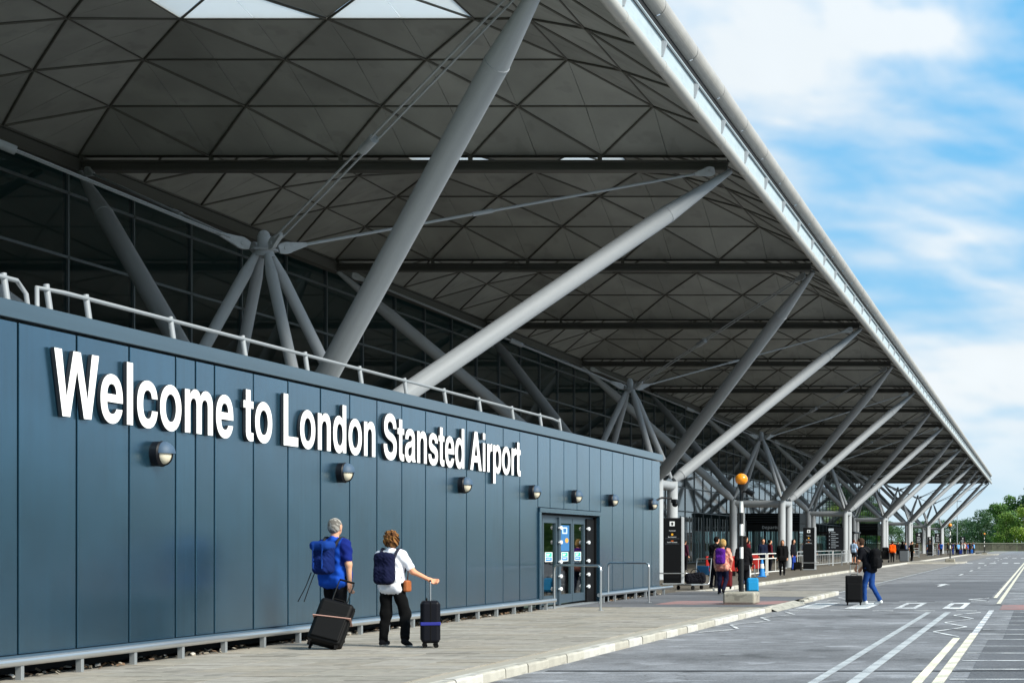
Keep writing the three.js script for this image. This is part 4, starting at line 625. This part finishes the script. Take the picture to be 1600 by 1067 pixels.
// the couple walking beside the sign wall
person({ label: 'grey-haired man in bright blue shirt and black trousers walking away by the wall', x: -10.22, d: 26.0, face: PI - 0.25, h: 1.83, cell: 0.0135, hair: 'short', hairColor: 0x65625e, hairColor2: 0x9a9893, hairCell: 0.009, curl: 0.004, top: 0x1548ae, top2: 0x10226c, stripe: (x, y) => Math.abs(x) > 0.155 && y > 1.1, bottom: 0x0c0d12, shoe: 0x101114, skin: 0xd3a084, wide: 1.08, hem: 0.9,
  j: { elR: [-0.255, 1.13, -0.05], wrR: [-0.25, 0.88, -0.02], kneeL: [0.095, 0.5, 0.10], ankL: [0.095, 0.085, 0.16], kneeR: [-0.095, 0.5, -0.02], ankR: [-0.095, 0.11, -0.22], pitchR: 0.5, elL: [0.25, 1.14, 0.04], wrL: [0.24, 0.93, 0.16] } });
rucksack({ label: 'blue hiking rucksack with hanging straps on the grey-haired man', x: -10.22, d: 26.0, face: PI - 0.25, cell: 0.0135, color: 0x0b2058, color2: 0x103680, flap: true, cy: 1.27, z: -0.25, k: 0.96, sh: 1.045, tails: true, strap: 0x10141f });
suitcase({ label: 'large black suitcase with a pale cord around it, tilted behind the grey-haired man', x: -10.03, d: 25.05, face: 0.30, pitch: -0.34, roll: -0.30, size: [0.46, 0.64, 0.30], color: 0x050608, ext: 0.34, dark: true, cord: 0xb08a80, r: 0.06, y: 0.0 });
person({ label: 'curly-haired woman in white polo shirt and black trousers walking away by the wall', x: -9.36, d: 25.9, face: PI - 0.12, h: 1.64, cell: 0.0135, hair: 'curly', hairColor: 0x4e3320, hairColor2: 0x8a6238, curl: 0.045, hairCell: 0.008, top: 0xe9ecf6, bottom: 0x08090b, shoe: 0x17181c, sole: 0xd0d0d0, skin: 0xd89a7c, hem: 0.91, trouser: 1.12,
  j: { elR: [-0.33, 1.15, 0.03], wrR: [-0.52, 1.03, 0.16], kneeL: [0.09, 0.5, 0.0], ankL: [0.11, 0.085, -0.05], kneeR: [-0.19, 0.5, 0.06], ankR: [-0.30, 0.12, -0.16], pitchR: 0.5, elL: [0.22, 1.15, 0.06], wrL: [0.18, 0.98, 0.2] }, handR: [-0.75, -0.35, 0.5] });
rucksack({ label: 'navy backpack on the curly-haired woman', x: -9.36, d: 25.9, face: PI - 0.12, cell: 0.0135, color: 0x0e1330, color2: 0x141b40, cy: 1.12, z: -0.215, k: 0.94, sh: 0.935, strap: 0x10132a });
{ const t = thing('shoulder_bag', 'small tan leather bag hanging at the curly-haired woman\'s hip', 'bag', [-9.36, 0, -25.9], PI - 0.12); part('bag', rbox(0.07, 0.17, 0.15, 0.03, -0.225, 0.87, 0.03, 3), std(0x9a5526, 0.6), t); part('strap', pipe([new THREE.Vector3(-0.22, 0.95, 0.04), new THREE.Vector3(-0.19, 1.12, 0.1), new THREE.Vector3(-0.03, 1.36, 0.12)], 0.008, 6, 16, 0.5), std(0x6a3a1c, 0.6), t); }
suitcase({ label: 'navy upright ribbed suitcase with a bright blue belt beside the curly-haired woman', x: -8.70, d: 25.6, face: -1.22, size: [0.4, 0.6, 0.25], color: 0x090b14, rough: 0.5, ext: 0.28, ribs: true, belt: 0x141e80, beltAt: 0.46, r: 0.05 });
// the man on the crossing
person({ label: 'man in black T-shirt and blue jeans bending forward on the zebra crossing', x: -4.48, y: -0.11, d: 47.3, face: -PI / 2 - 0.45, h: 1.74, cell: 0.016, lean: 0.34, nod: 0.05, hair: 'short', hairColor: 0x3a2a20, hairCell: 0.011, top: 0x0b0d14, bottom: 0x1b3f7c, shoe: 0xd8dcdc, sole: 0xe8e8e8, skin: 0xcf9a7d,
  j: { elL: [0.25, 1.16, 0.12], wrL: [0.14, 0.97, 0.33], elR: [-0.25, 1.16, 0.12], wrR: [-0.14, 0.97, 0.33], kneeL: [0.09, 0.5, 0.12], ankL: [0.09, 0.085, 0.10], kneeR: [-0.09, 0.51, 0.0], ankR: [-0.09, 0.095, -0.25], pitchR: 0.25 } });
rucksack({ label: 'bulky black backpack on the man on the crossing', x: -4.48, y: -0.11, d: 47.3, face: -PI / 2 - 0.45, cell: 0.016, color: 0x0a0b0e, cy: 1.2, z: -0.25, k: 1.08, lean: 0.34, strap: 0x0c0d10 });
suitcase({ label: 'tall black suitcase on the zebra crossing in front of the man in jeans', x: -4.86, y: -0.11, d: 46.9, face: 0.15, size: [0.44, 0.7, 0.28], color: 0x050507, ext: 0.3, r: 0.04 });
// travellers near the first beacon
person({ label: 'fair-haired woman in pink patterned jacket with purple bag near the nearest beacon', x: -9.3, d: 52.6, face: PI - 0.1, h: 1.6, cell: 0.024, hair: 'curly', hairColor: 0x9a7a48, hairColor2: 0xb89a66, curl: 0.01, top: 0xb06a5e, top2: 0xd9a08c, bottom: 0x10142c, skin: 0xd8a184, long: true, loose: 1.15, wide: 1.15, hem: 0.86, j: { kneeR: [-0.1, 0.5, 0.06], ankR: [-0.1, 0.16, -0.26], pitchR: 0.9, elR: [-0.27, 1.13, 0.02] } });
rucksack({ label: 'purple backpack on the fair-haired woman', x: -9.3, d: 52.6, face: PI - 0.1, cell: 0.024, color: 0x4a1a78, color2: 0x5a2a8c, cy: 1.12, z: -0.25, k: 0.95, sh: 0.92 });
person({ label: 'dark-haired woman in black standing just behind the striped beacon pole', x: -8.82, d: 53.4, face: PI + 0.25, h: 1.62, cell: 0.026, hair: 'long', hairColor: 0x0d0b0c, top: 0x0e0e12, bottom: 0x0d0e14, skin: 0xc08f74, long: true, hem: 0.82 });
suitcase({ label: 'turquoise suitcase behind the nearest beacon base', x: -8.42, d: 52.6, face: 0.3, pitch: -0.15, size: [0.34, 0.42, 0.24], color: 0x1780b4, ext: 0.4, r: 0.06 });
person({ label: 'man in maroon jacket and blue jeans standing on the kerb', x: -10.68, d: 65, face: 2.5, h: 1.76, cell: 0.027, hair: 'short', hairColor: 0x17120f, top: 0x5e1620, top2: 0x0c0c10, stripe: (x) => x > 0.0, bottom: 0x1c3c8e, long: true, loose: 1.1, skin: 0xbd8a6c });
person({ label: 'person in dark coat pushing a luggage trolley left of the nearest beacon', x: -10.9, d: 60, face: PI - 0.5, h: 1.72, cell: 0.027, hair: 'short', hairColor: 0x120f0e, top: 0x15161c, bottom: 0x10131e, long: true, loose: 1.1, lean: 0.2, j: { elL: [0.24, 1.13, 0.12], wrL: [0.2, 1.02, 0.36], elR: [-0.24, 1.13, 0.12], wrR: [-0.2, 1.02, 0.36] } });
person({ label: 'woman all in black walking along the forecourt past the barriers', x: -12.05, d: 84, face: 0.15, h: 1.66, cell: 0.03, hair: 'long', hairColor: 0x0b0a0a, top: 0x0c0c0f, bottom: 0x0b0b0e, long: true, loose: 1.15, hem: 0.8, wide: 1.1, skin: 0xb98a70, j: { kneeL: [0.08, 0.5, 0.07], ankL: [0.08, 0.1, 0.06] } });
person({ label: 'dark-jacketed person in blue jeans beside the far totem', x: -13.95, d: 101.5, face: 1.3, h: 1.74, cell: 0.034, hair: 'long', hairColor: 0x171110, top: 0x12121a, bottom: 0x223f94, long: true, skin: 0xc6957a });
person({ label: 'person in navy jacket behind the first barrier', x: -14.2, d: 92, face: 0.6, h: 1.74, cell: 0.034, hair: 'short', hairColor: 0x15110f, top: 0x121a30, bottom: 0x12141c, long: true });
person({ label: 'person in burgundy top behind the second barrier', x: -14.6, d: 97, face: 2.2, h: 1.72, cell: 0.034, hair: 'short', hairColor: 0x19120f, top: 0x571824, bottom: 0x12141c, long: true });
person({ label: 'person in dark clothes standing near the glass doors left of the nearest totem sign', x: -16.2, d: 80, face: 1.0, h: 1.74, cell: 0.034, hair: 'short', hairColor: 0x101010, top: 0x14141c, bottom: 0x0e1016, long: true });
person({ label: 'person in plum jacket in front of the terminal glass', x: -19.6, d: 99, face: 2.6, h: 1.7, cell: 0.036, hair: 'short', hairColor: 0x101010, top: 0x4a1e34, bottom: 0x0e1016, long: true });
person({ label: 'person standing behind the grey railings by the information board', x: -15.2, d: 121, face: 1.2, h: 1.74, cell: 0.036, hair: 'short', hairColor: 0x15110f, top: 0x101322, bottom: 0x101218, long: true });
person({ label: 'man in light blue shirt and shorts beyond the grey railings', x: -14.0, d: 135, face: 2.9, h: 1.8, cell: 0.036, hair: 'short', hairColor: 0x5a2a20, top: 0x9db8d8, bottom: 0x15161c, shorts: true, skin: 0xd09a80 });
person({ label: 'worker in bright orange vest bending over a cart', x: -12.0, d: 146, face: PI, h: 1.68, cell: 0.036, hair: 'short', hairColor: 0x1a1412, top: 0xf2570c, bottom: 0x0e1014, long: true, lean: 0.25, loose: 1.25, wide: 1.2 });
person({ label: 'person in black standing right of the orange-vested worker', x: -11.9, d: 156, face: 2.6, h: 1.74, cell: 0.038, hair: 'long', hairColor: 0x0d0c0c, top: 0x101014, bottom: 0x0c0d10, long: true });
person({ label: 'person in dark olive jacket next to the litter bin', x: -11.2, d: 157, face: 2.2, h: 1.72, cell: 0.038, hair: 'short', hairColor: 0x0d0c0c, top: 0x22241a, bottom: 0x0c0d10, long: true });
[[-17.2, 104, 0.4, 0x16161e, 0x0e1016, 'person in black coat before the glass left of the far totem'], [-18.2, 112, 2.0, 0x3a1420, 0x12141a, 'person in wine red top waiting near the terminal glass'], [-16.4, 117, 1.0, 0x20304e, 0x10131c, 'person in slate blue jacket behind the first grey railing'], [-16.9, 130, 2.7, 0x101014, 0x0d0e12, 'person in black behind the last grey railing'],
  [-15.2, 148, 0.9, 0x6d8fb4, 0x1b2230, 'person in pale blue top behind the cleaning cart'], [-16.2, 163, 2.2, 0x141418, 0x101218, 'person in black jacket beside the smoking shelter'], [-13.6, 172, 2.9, 0x23252c, 0x101218, 'person in charcoal top beyond the litter bin'], [-14.8, 180, 0.3, 0x571a22, 0x14161c, 'person in dark red jacket beyond the litter bin'], [-14.4, 192, 1.8, 0x2a3c66, 0x12141c, 'person in denim jacket left of the distant railing'], [-17.4, 72, 0.8, 0x0f1014, 0x0c0d11, 'shadowy person in black just right of the nearest totem']]
  .forEach(([x, d, face, top, bottom, label], i) => person({ label, x, d, face, h: 1.66 + (i % 4) * 0.04, cell: d < 90 ? 0.032 : 0.04, hair: i % 2 ? 'long' : 'short', hairColor: i % 3 ? 0x141010 : 0x3c2a1e, top, bottom, long: true, loose: 1.08 }));
{ // the far crowd
  const R = rng(404), tops = [['white shirt', 0xdfe4e8], ['black coat', 0x101116], ['sky blue shirt', 0x6aa4d4], ['red top', 0x7c1a24], ['navy jacket', 0x16204a], ['pale grey shirt', 0xb4bcc4], ['blue jacket', 0x2a62c0], ['brown jacket', 0x3c2a22]];
  const spots = [[-16.4, 214], [-15.6, 216], [-15.2, 222], [-14.9, 238], [-14.5, 243], [-14.2, 250], [-13.9, 246], [-13.2, 240], [-12.6, 246], [-12.2, 252], [-12.0, 258], [-11.6, 255], [-11.4, 262], [-11.2, 266], [-11.3, 272], [-11.1, 276], [-10.9, 280], [-10.6, 284], [-11.4, 290], [-10.8, 294]];
  spots.forEach(([x, d], i) => { const [n, c] = tops[(i * 3 + 1) % 8], c2 = i % 3 ? 0x101218 : 0x1c3474, where = i === 19 ? 'as the very last of the queue' : i < 3 ? 'left of the distant totem sign' : i < 10 ? 'in the crowd behind the middle beacon' : 'at the far end of the queue';
    person({ label: `tiny traveller in ${n} and ${i % 3 ? 'dark trousers' : 'jeans'} ${where}`, group: 'crowd at the far end of the forecourt', x, d, face: R() * 6.28, h: 1.62 + R() * 0.2, cell: 0.05, hair: i % 2 ? 'short' : 'long', hairColor: [0x1a1412, 0x3a281c, 0x6a5236][i % 3], top: c, bottom: c2, long: i % 2 === 0 }); });
  [[-11.5, 257.5, 0x1c2f7c, 'dark blue'], [-10.7, 281, 0x2a64b4, 'mid blue'], [-10.9, 291, 0x111318, 'black']].forEach(([x, d, c, n]) => suitcase({ label: `${n} suitcase standing in the far queue`, x, d, size: [0.45, 0.62, 0.28], color: c, ext: 0.3, group: 'suitcases in the far queue' }));
}

// ---------------------------------------------------------------- forecourt furniture
{ // luggage trolley with bags
  const t = thing('luggage_trolley', 'metal luggage trolley loaded with dark bags left of the nearest beacon', 'trolley', [-11.3, 0, -58.6], -0.5);
  part('frame', [bentPipe([new THREE.Vector3(-0.3, 0.16, 0.5), new THREE.Vector3(-0.3, 0.16, -0.4), new THREE.Vector3(-0.3, 1.0, -0.52)], 0.02, 0.1), bentPipe([new THREE.Vector3(0.3, 0.16, 0.5), new THREE.Vector3(0.3, 0.16, -0.4), new THREE.Vector3(0.3, 1.0, -0.52)], 0.02, 0.1), tube(new THREE.Vector3(-0.3, 1.0, -0.52), new THREE.Vector3(0.3, 1.0, -0.52), 0.022), tube(new THREE.Vector3(-0.3, 0.16, 0.5), new THREE.Vector3(0.3, 0.16, 0.5), 0.02)], M.stainless, t);
  part('deck', boxAt(0.56, 0.02, 0.86, 0, 0.18, 0.06), M.galv, t); for (const [x, z] of [[-0.3, 0.42], [0.3, 0.42], [0, -0.38]]) part('wheel', new THREE.CylinderGeometry(0.07, 0.07, 0.04, 18).rotateZ(PI / 2).translate(x, 0.07, z), M.rubber, t);
  part('advert_panel', rbox(0.5, 0.3, 0.02, 0.008, 0, 0.62, -0.46), std(0x3f8ac4, 0.5), t);
  const b = thing('holdall', 'black holdall lying on the luggage trolley', 'bag', [-11.25, 0.19, -58.55], 0.3); part('bag', netMesh([{ m: 'b', c: [0, 0.17, 0], h: [0.34, 0.17, 0.19], rd: 0.12, bump: 0.03 }, { m: 'b', c: [0.1, 0.3, 0.02], r: [0.2, 0.08, 0.14] }], 0.025, () => hex(0x0f1018)), M.vc, b); part('handles', new THREE.TorusGeometry(0.14, 0.013, 8, 20, PI).translate(0, 0.34, 0), M.rubber, b);
}
suitcase({ label: 'dark red suitcase standing beside the luggage trolley', x: -10.35, d: 59.2, size: [0.38, 0.55, 0.24], color: 0x5c1418, ext: 0.3 });
suitcase({ label: 'small black suitcase at the foot of the far totem', x: -13.6, d: 100.8, size: [0.44, 0.4, 0.28], color: 0x0c0c0e, ext: 0.02 });
function railing(name, label, x, d0, len, bars, mat, group, turn = 0) {
  const t = thing(name, label, 'barrier', [x, 0, -(d0 + len / 2)], turn, group), z0 = len / 2, z1 = -len / 2;
  for (const z of [z0, z1]) part('post', tube(new THREE.Vector3(0, 0, z), new THREE.Vector3(0, 1.05, z), 0.03, 0.03, 10), mat, t);
  for (const y of [1.03, 0.8, 0.16]) part('rail', tube(new THREE.Vector3(0, y, z0), new THREE.Vector3(0, y, z1), 0.024, 0.024, 10), mat, t);
  for (let i = 1; i <= bars; i++) { const z = z0 + (z1 - z0) * i / (bars + 1); part('bar', tube(new THREE.Vector3(0, 0.16, z), new THREE.Vector3(0, 0.8, z), 0.012, 0.012, 6), mat, t); }
  return t;
}
railing('crowd_barrier', 'open white barrier nearest the striped beacon, with the blue cone', -12.9, 79.6, 5.2, 1, M.poleWhite, 'white barriers on the forecourt', 0.02);
railing('crowd_barrier', 'open white barrier behind the woman in black', -12.95, 85.6, 4.6, 1, M.poleWhite, 'white barriers on the forecourt', -0.02);
railing('grey_railing', 'first grey railing right of the far totem', -14.4, 106.5, 8.2, 9, M.barrier, 'grey railings by the information board');
railing('grey_railing', 'middle grey railing below the information board', -14.4, 115, 9.5, 9, M.barrier, 'grey railings by the information board');
railing('grey_railing', 'last grey railing of the three by the information board', -14.4, 125, 9.5, 9, M.barrier, 'grey railings by the information board');
railing('grey_railing', 'small distant grey railing left of the distant totem', -14.2, 196, 14, 10, M.barrier, 'distant railings'); railing('grey_railing', 'small distant grey railing right of the distant totem', -14.2, 232, 14, 10, M.barrier, 'distant railings');
for (const [x, d, l] of [[-14.9, 84, 'red plastic barrier unit behind the first white barrier'], [-15.0, 92.5, 'red plastic barrier unit behind the second white barrier']]) { const t = thing('red_barrier', l, 'barrier', [x, 0, -d], 0.3, 'red plastic barrier units'); part('panel', rbox(1.5, 0.72, 0.12, 0.05, 0, 0.56, 0), M.redPlastic, t); for (const s of [-0.55, 0.55]) part('foot', rbox(0.14, 0.2, 0.5, 0.03, s, 0.1, 0), M.rubber, t); }
{ const t = thing('traffic_cone', 'blue and white cone leaning by the first white barrier', 'cone', [-12.55, 0, -81]); part('base', rbox(0.36, 0.05, 0.36, 0.02, 0, 0.026, 0), M.blueCone, t); part('cone', new THREE.CylinderGeometry(0.05, 0.145, 0.75, 20).translate(0, 0.42, 0), M.blueCone, t); part('band', new THREE.CylinderGeometry(0.082, 0.106, 0.2, 20).translate(0, 0.5, 0), M.poleWhite, t); }
{ const tx = label2d(512, 768, (c, w, h) => { c.fillStyle = '#0d1016'; c.fillRect(0, 0, w, h); c.fillStyle = '#c9d6e2'; c.fillRect(20, 20, 180, 90); c.fillStyle = '#aeb9c4'; c.font = 'bold 34px sans-serif'; for (let i = 0; i < 9; i++) { c.fillRect(110, 150 + i * 66, 150 + ((i * 97) % 190), 18); if (i % 2 === 0) { c.beginPath(); c.arc(54, 158 + i * 66, 18, 0, 7); c.fill(); } } });
  const t = thing('information_board', 'large black information board with white listings above the railings', 'board', [-14.3, 0, -125.5]); part('board', rbox(1.12, 1.62, 0.14, 0.03, 0, 1.86, 0), M.black, t); part('screen', new THREE.PlaneGeometry(1.04, 1.54).translate(0, 1.86, 0.0745), std(0xffffff, 0.4, 0, { map: tx }), t); for (const s of [-0.45, 0.45]) part('leg', boxAt(0.08, 1.1, 0.08, s, 0.55, 0), M.galv, t); }
{ const t = thing('litter_bin', 'grey litter bin at the kerb right of the man in orange', 'bin', [-10.9 - 0.6, 0, -152]); part('body', rbox(0.75, 0.95, 0.6, 0.06, 0, 0.5, 0), std(0x6a7076, 0.5, 0.2), t); part('lid', rbox(0.8, 0.12, 0.65, 0.04, 0, 1.02, 0), M.blackMatte, t); }
{ const t = thing('cleaning_cart', 'dark cleaning cart beside the worker in orange', 'cart', [-12.6, 0, -146.5]); part('tub', rbox(0.6, 0.7, 0.9, 0.06, 0, 0.6, 0), M.blackMatte, t); part('bag', rbox(0.5, 0.4, 0.5, 0.12, 0, 1.05, 0.1), M.black, t); for (const x of [-0.26, 0.26]) for (const z of [-0.35, 0.35]) part('wheel', new THREE.CylinderGeometry(0.1, 0.1, 0.05, 16).rotateZ(PI / 2).translate(x, 0.1, z), M.rubber, t); }
{ const sg = label2d(128, 192, (c, w, h) => { c.fillStyle = '#0e1014'; c.fillRect(0, 0, w, h); c.fillStyle = '#cfd6dc'; c.fillRect(48, 18, 34, 34); for (let i = 0; i < 4; i++) c.fillRect(24, 76 + i * 28, 60 + (i * 37) % 24, 10); });
  for (const [x, y, d, l] of [[-13.8, 2.2, 205, 'black hanging sign board before the sixth steel support tree'], [-13.2, 2.3, 232, 'black sign board left of the middle flashing beacon'], [-11.6, 2.0, 270, 'black sign board above the far crowd']]) { const t = thing('sign_board', l, 'sign', [x, 0, -d], 0, 'black sign boards under the far roof'); part('post', boxAt(0.1, y - 0.6, 0.1, 0, (y - 0.6) / 2, 0), M.galv, t); part('board', rbox(0.8, 1.25, 0.12, 0.03, 0, y, 0), M.black, t); part('face', new THREE.PlaneGeometry(0.74, 1.18).translate(0, y, 0.0645), std(0xffffff, 0.5, 0, { map: sg }), t); } }
{ const t = thing('shelter', 'dark glazed smoking shelter behind the seated travellers', 'shelter', [-17.6, 0, -158]); part('roof', rbox(3.2, 0.16, 5, 0.04, 0, 2.5, 0), M.black, t); for (const x of [-1.4, 1.4]) for (const z of [-2.2, 2.2]) part('post', boxAt(0.08, 2.42, 0.08, x, 1.21, z), M.black, t); part('glass', new THREE.PlaneGeometry(2.7, 1.7).translate(0, 1.3, 2.2), M.glass, t); part('bench', boxAt(2.4, 0.06, 0.4, 0, 0.46, -1), M.galv, t); }
// ---------------------------------------------------------------- far end: low wall, lamp post, trees
{ const t = thing('boundary_wall', 'long low concrete wall with a pale coping closing the far end of the road', 'wall'), R = rng(9);
  for (let i = 0; i < 36; i++) { part('wall_panel', boxAt(2.94, 1.75, 0.24, -61 + i * 3, 0.75, -(432 + (R() - 0.5) * 0.1)), std([0x8f897e, 0x857f76, 0x979186][i % 3], 0.95, 0, { map: concTex }), t); }
  part('coping', rbox(109, 0.2, 0.44, 0.04, -8.5, 1.73, -432), M.concrete, t); }
{ const t = thing('lamp_post', 'tall slim lamp post beyond the far end of the roof', 'lamp post', [-15.2, -0.1, -330]); part('pole', tube(new THREE.Vector3(0, 0, 0), new THREE.Vector3(0, 9.5, 0), 0.1, 0.06, 10), M.galv, t); part('lantern', rbox(0.9, 0.14, 0.3, 0.05, 0.4, 9.5, 0), M.galv, t); }
{
  const leafM = [0, 1, 2, 3].map((i) => phys([lin(0.065, 0.16, 0.016), lin(0.11, 0.21, 0.014), lin(0.035, 0.10, 0.028), lin(0.17, 0.26, 0.016)][i], 0.9, { transmission: 0.3, thickness: 0, side: THREE.DoubleSide }));
  const bark = std(0x4a3c2e, 0.95), R = rng(88);
  function tree(x, d, h, w, kind, label, group) {
    const t = thing('tree', label, 'tree', [x, -0.16, -d], R() * 6, group), tr = [tube(new THREE.Vector3(0, 0, 0), new THREE.Vector3(0.1, h * 0.5, 0), h * 0.022, h * 0.013, 8)];
    const cl = []; for (let i = 0; i < 34; i++) { const a = R() * 6.28, v = Math.pow(R(), 0.8), rr = w * (0.25 + 0.75 * R()) * Math.sqrt(Math.max(0.08, 1 - Math.pow(Math.abs(v - 0.42) * 1.55, 2))) * 0.8; cl.push([Math.cos(a) * rr, h * (0.04 + 0.88 * v), Math.sin(a) * rr, w * (0.22 + 0.2 * R())]); }
    for (let i = 0; i < 6; i++) tr.push(tube(new THREE.Vector3(0.05, h * (0.2 + 0.05 * i), 0), new THREE.Vector3(cl[i][0] * 0.8, cl[i][1], cl[i][2] * 0.8), h * 0.008, h * 0.003, 5));
    part('trunk', tr, bark, t);
    const pos = [], nor = [], n = 120; for (const [cx, cy, cz, r] of cl) for (let i = 0; i < n; i++) { const u = new THREE.Vector3(R() - 0.5, R() - 0.5, R() - 0.5).normalize(), q = r * Math.cbrt(0.25 + 0.75 * R()), c = new THREE.Vector3(cx + u.x * q, Math.max(0.3, cy + u.y * q * 0.8), cz + u.z * q), s = h * 0.016 * (0.6 + R()), a = new THREE.Vector3(R() - 0.5, R() - 0.5, R() - 0.5).normalize(), b = a.clone().cross(u).normalize(); const P = [c.clone().addScaledVector(a, s), c.clone().addScaledVector(b, s * 0.8), c.clone().addScaledVector(a, -s), c.clone().addScaledVector(b, -s * 0.8)]; for (const k of [0, 1, 2, 0, 2, 3]) pos.push(P[k].x, P[k].y, P[k].z); }
    const g = new THREE.BufferGeometry(); g.setAttribute('position', new THREE.Float32BufferAttribute(pos, 3)); g.computeVertexNormals(); part('crown', g, leafM[kind], t); return t;
  }
  const G = 'trees behind the low wall';
  tree(-14.6, 452, 10.4, 4.8, 2, 'dark rounded tree at the left end of the green tree row behind the wall', G);
  tree(-11.2, 470, 12.4, 4.8, 0, 'mid green tree second from the left in the tree row', G);
  tree(-8.4, 448, 9.8, 3.8, 1, 'shorter bright green tree in the middle of the tree row', G);
  tree(-6.6, 480, 14.8, 5.2, 0, 'tall green tree behind the bright round tree', G);
  tree(-3.6, 446, 11.6, 4.8, 3, 'bright yellow-green round tree at the right edge of the picture', G);
  tree(-0.6, 480, 18.4, 6.4, 2, 'tallest dark tree at the right edge, behind the bright one', G);
  tree(-9.8, 500, 13.4, 4.6, 2, 'dark tree rising behind the gap in the tree row', G);
  for (let i = 0; i < 12; i++) tree(-66 + i * 4.0, 700 + R() * 40, 10.2 + R() * 1.8, 5.6, 2, `bluish distant tree number ${i + 1} from the left in the far tree line`.replace(/number \d+ from the left in/, ['at the left end of', 'second from the left in', 'third from the left in', 'fourth from the left in', 'fifth from the left in', 'sixth from the left in', 'sixth from the right in', 'fifth from the right in', 'fourth from the right in', 'third from the right in', 'second from the right in', 'at the right end of'][i]), 'far tree line');
  // tree belt along the far side of the car park, mirrored by the sign wall
  const pos = [], RR = rng(17); for (let i = 0; i < 26000; i++) { const d = -60 + RR() * 500, x = 62 + RR() * 14 + 4 * Math.sin(d * 0.11), hh = 6.5 + 3.2 * fbm(d * 0.07, 3, 3, 19), y = -0.1 + hh * Math.pow(RR(), 0.8), s = 0.35 + RR() * 0.4, a = new THREE.Vector3(RR() - 0.5, RR() - 0.5, RR() - 0.5).normalize(), b = new THREE.Vector3(RR() - 0.5, RR() - 0.5, RR() - 0.5).cross(a).normalize(), c = new THREE.Vector3(x, y, -d); const P = [c.clone().addScaledVector(a, s), c.clone().addScaledVector(b, s * 0.8), c.clone().addScaledVector(a, -s), c.clone().addScaledVector(b, -s * 0.8)]; for (const k of [0, 1, 2, 0, 2, 3]) pos.push(P[k].x, P[k].y, P[k].z); }
  const g = new THREE.BufferGeometry(); g.setAttribute('position', new THREE.Float32BufferAttribute(pos, 3)); g.computeVertexNormals(); const belt = single('tree_belt', g, leafM[0], 'dense belt of trees along the far side of the car park', 'trees'); belt.userData.kind = 'stuff';
}
struct('car_park', sheet(rect(16, 58, -60, 425), -0.13), M.road);

renderer.render(scene, camera);
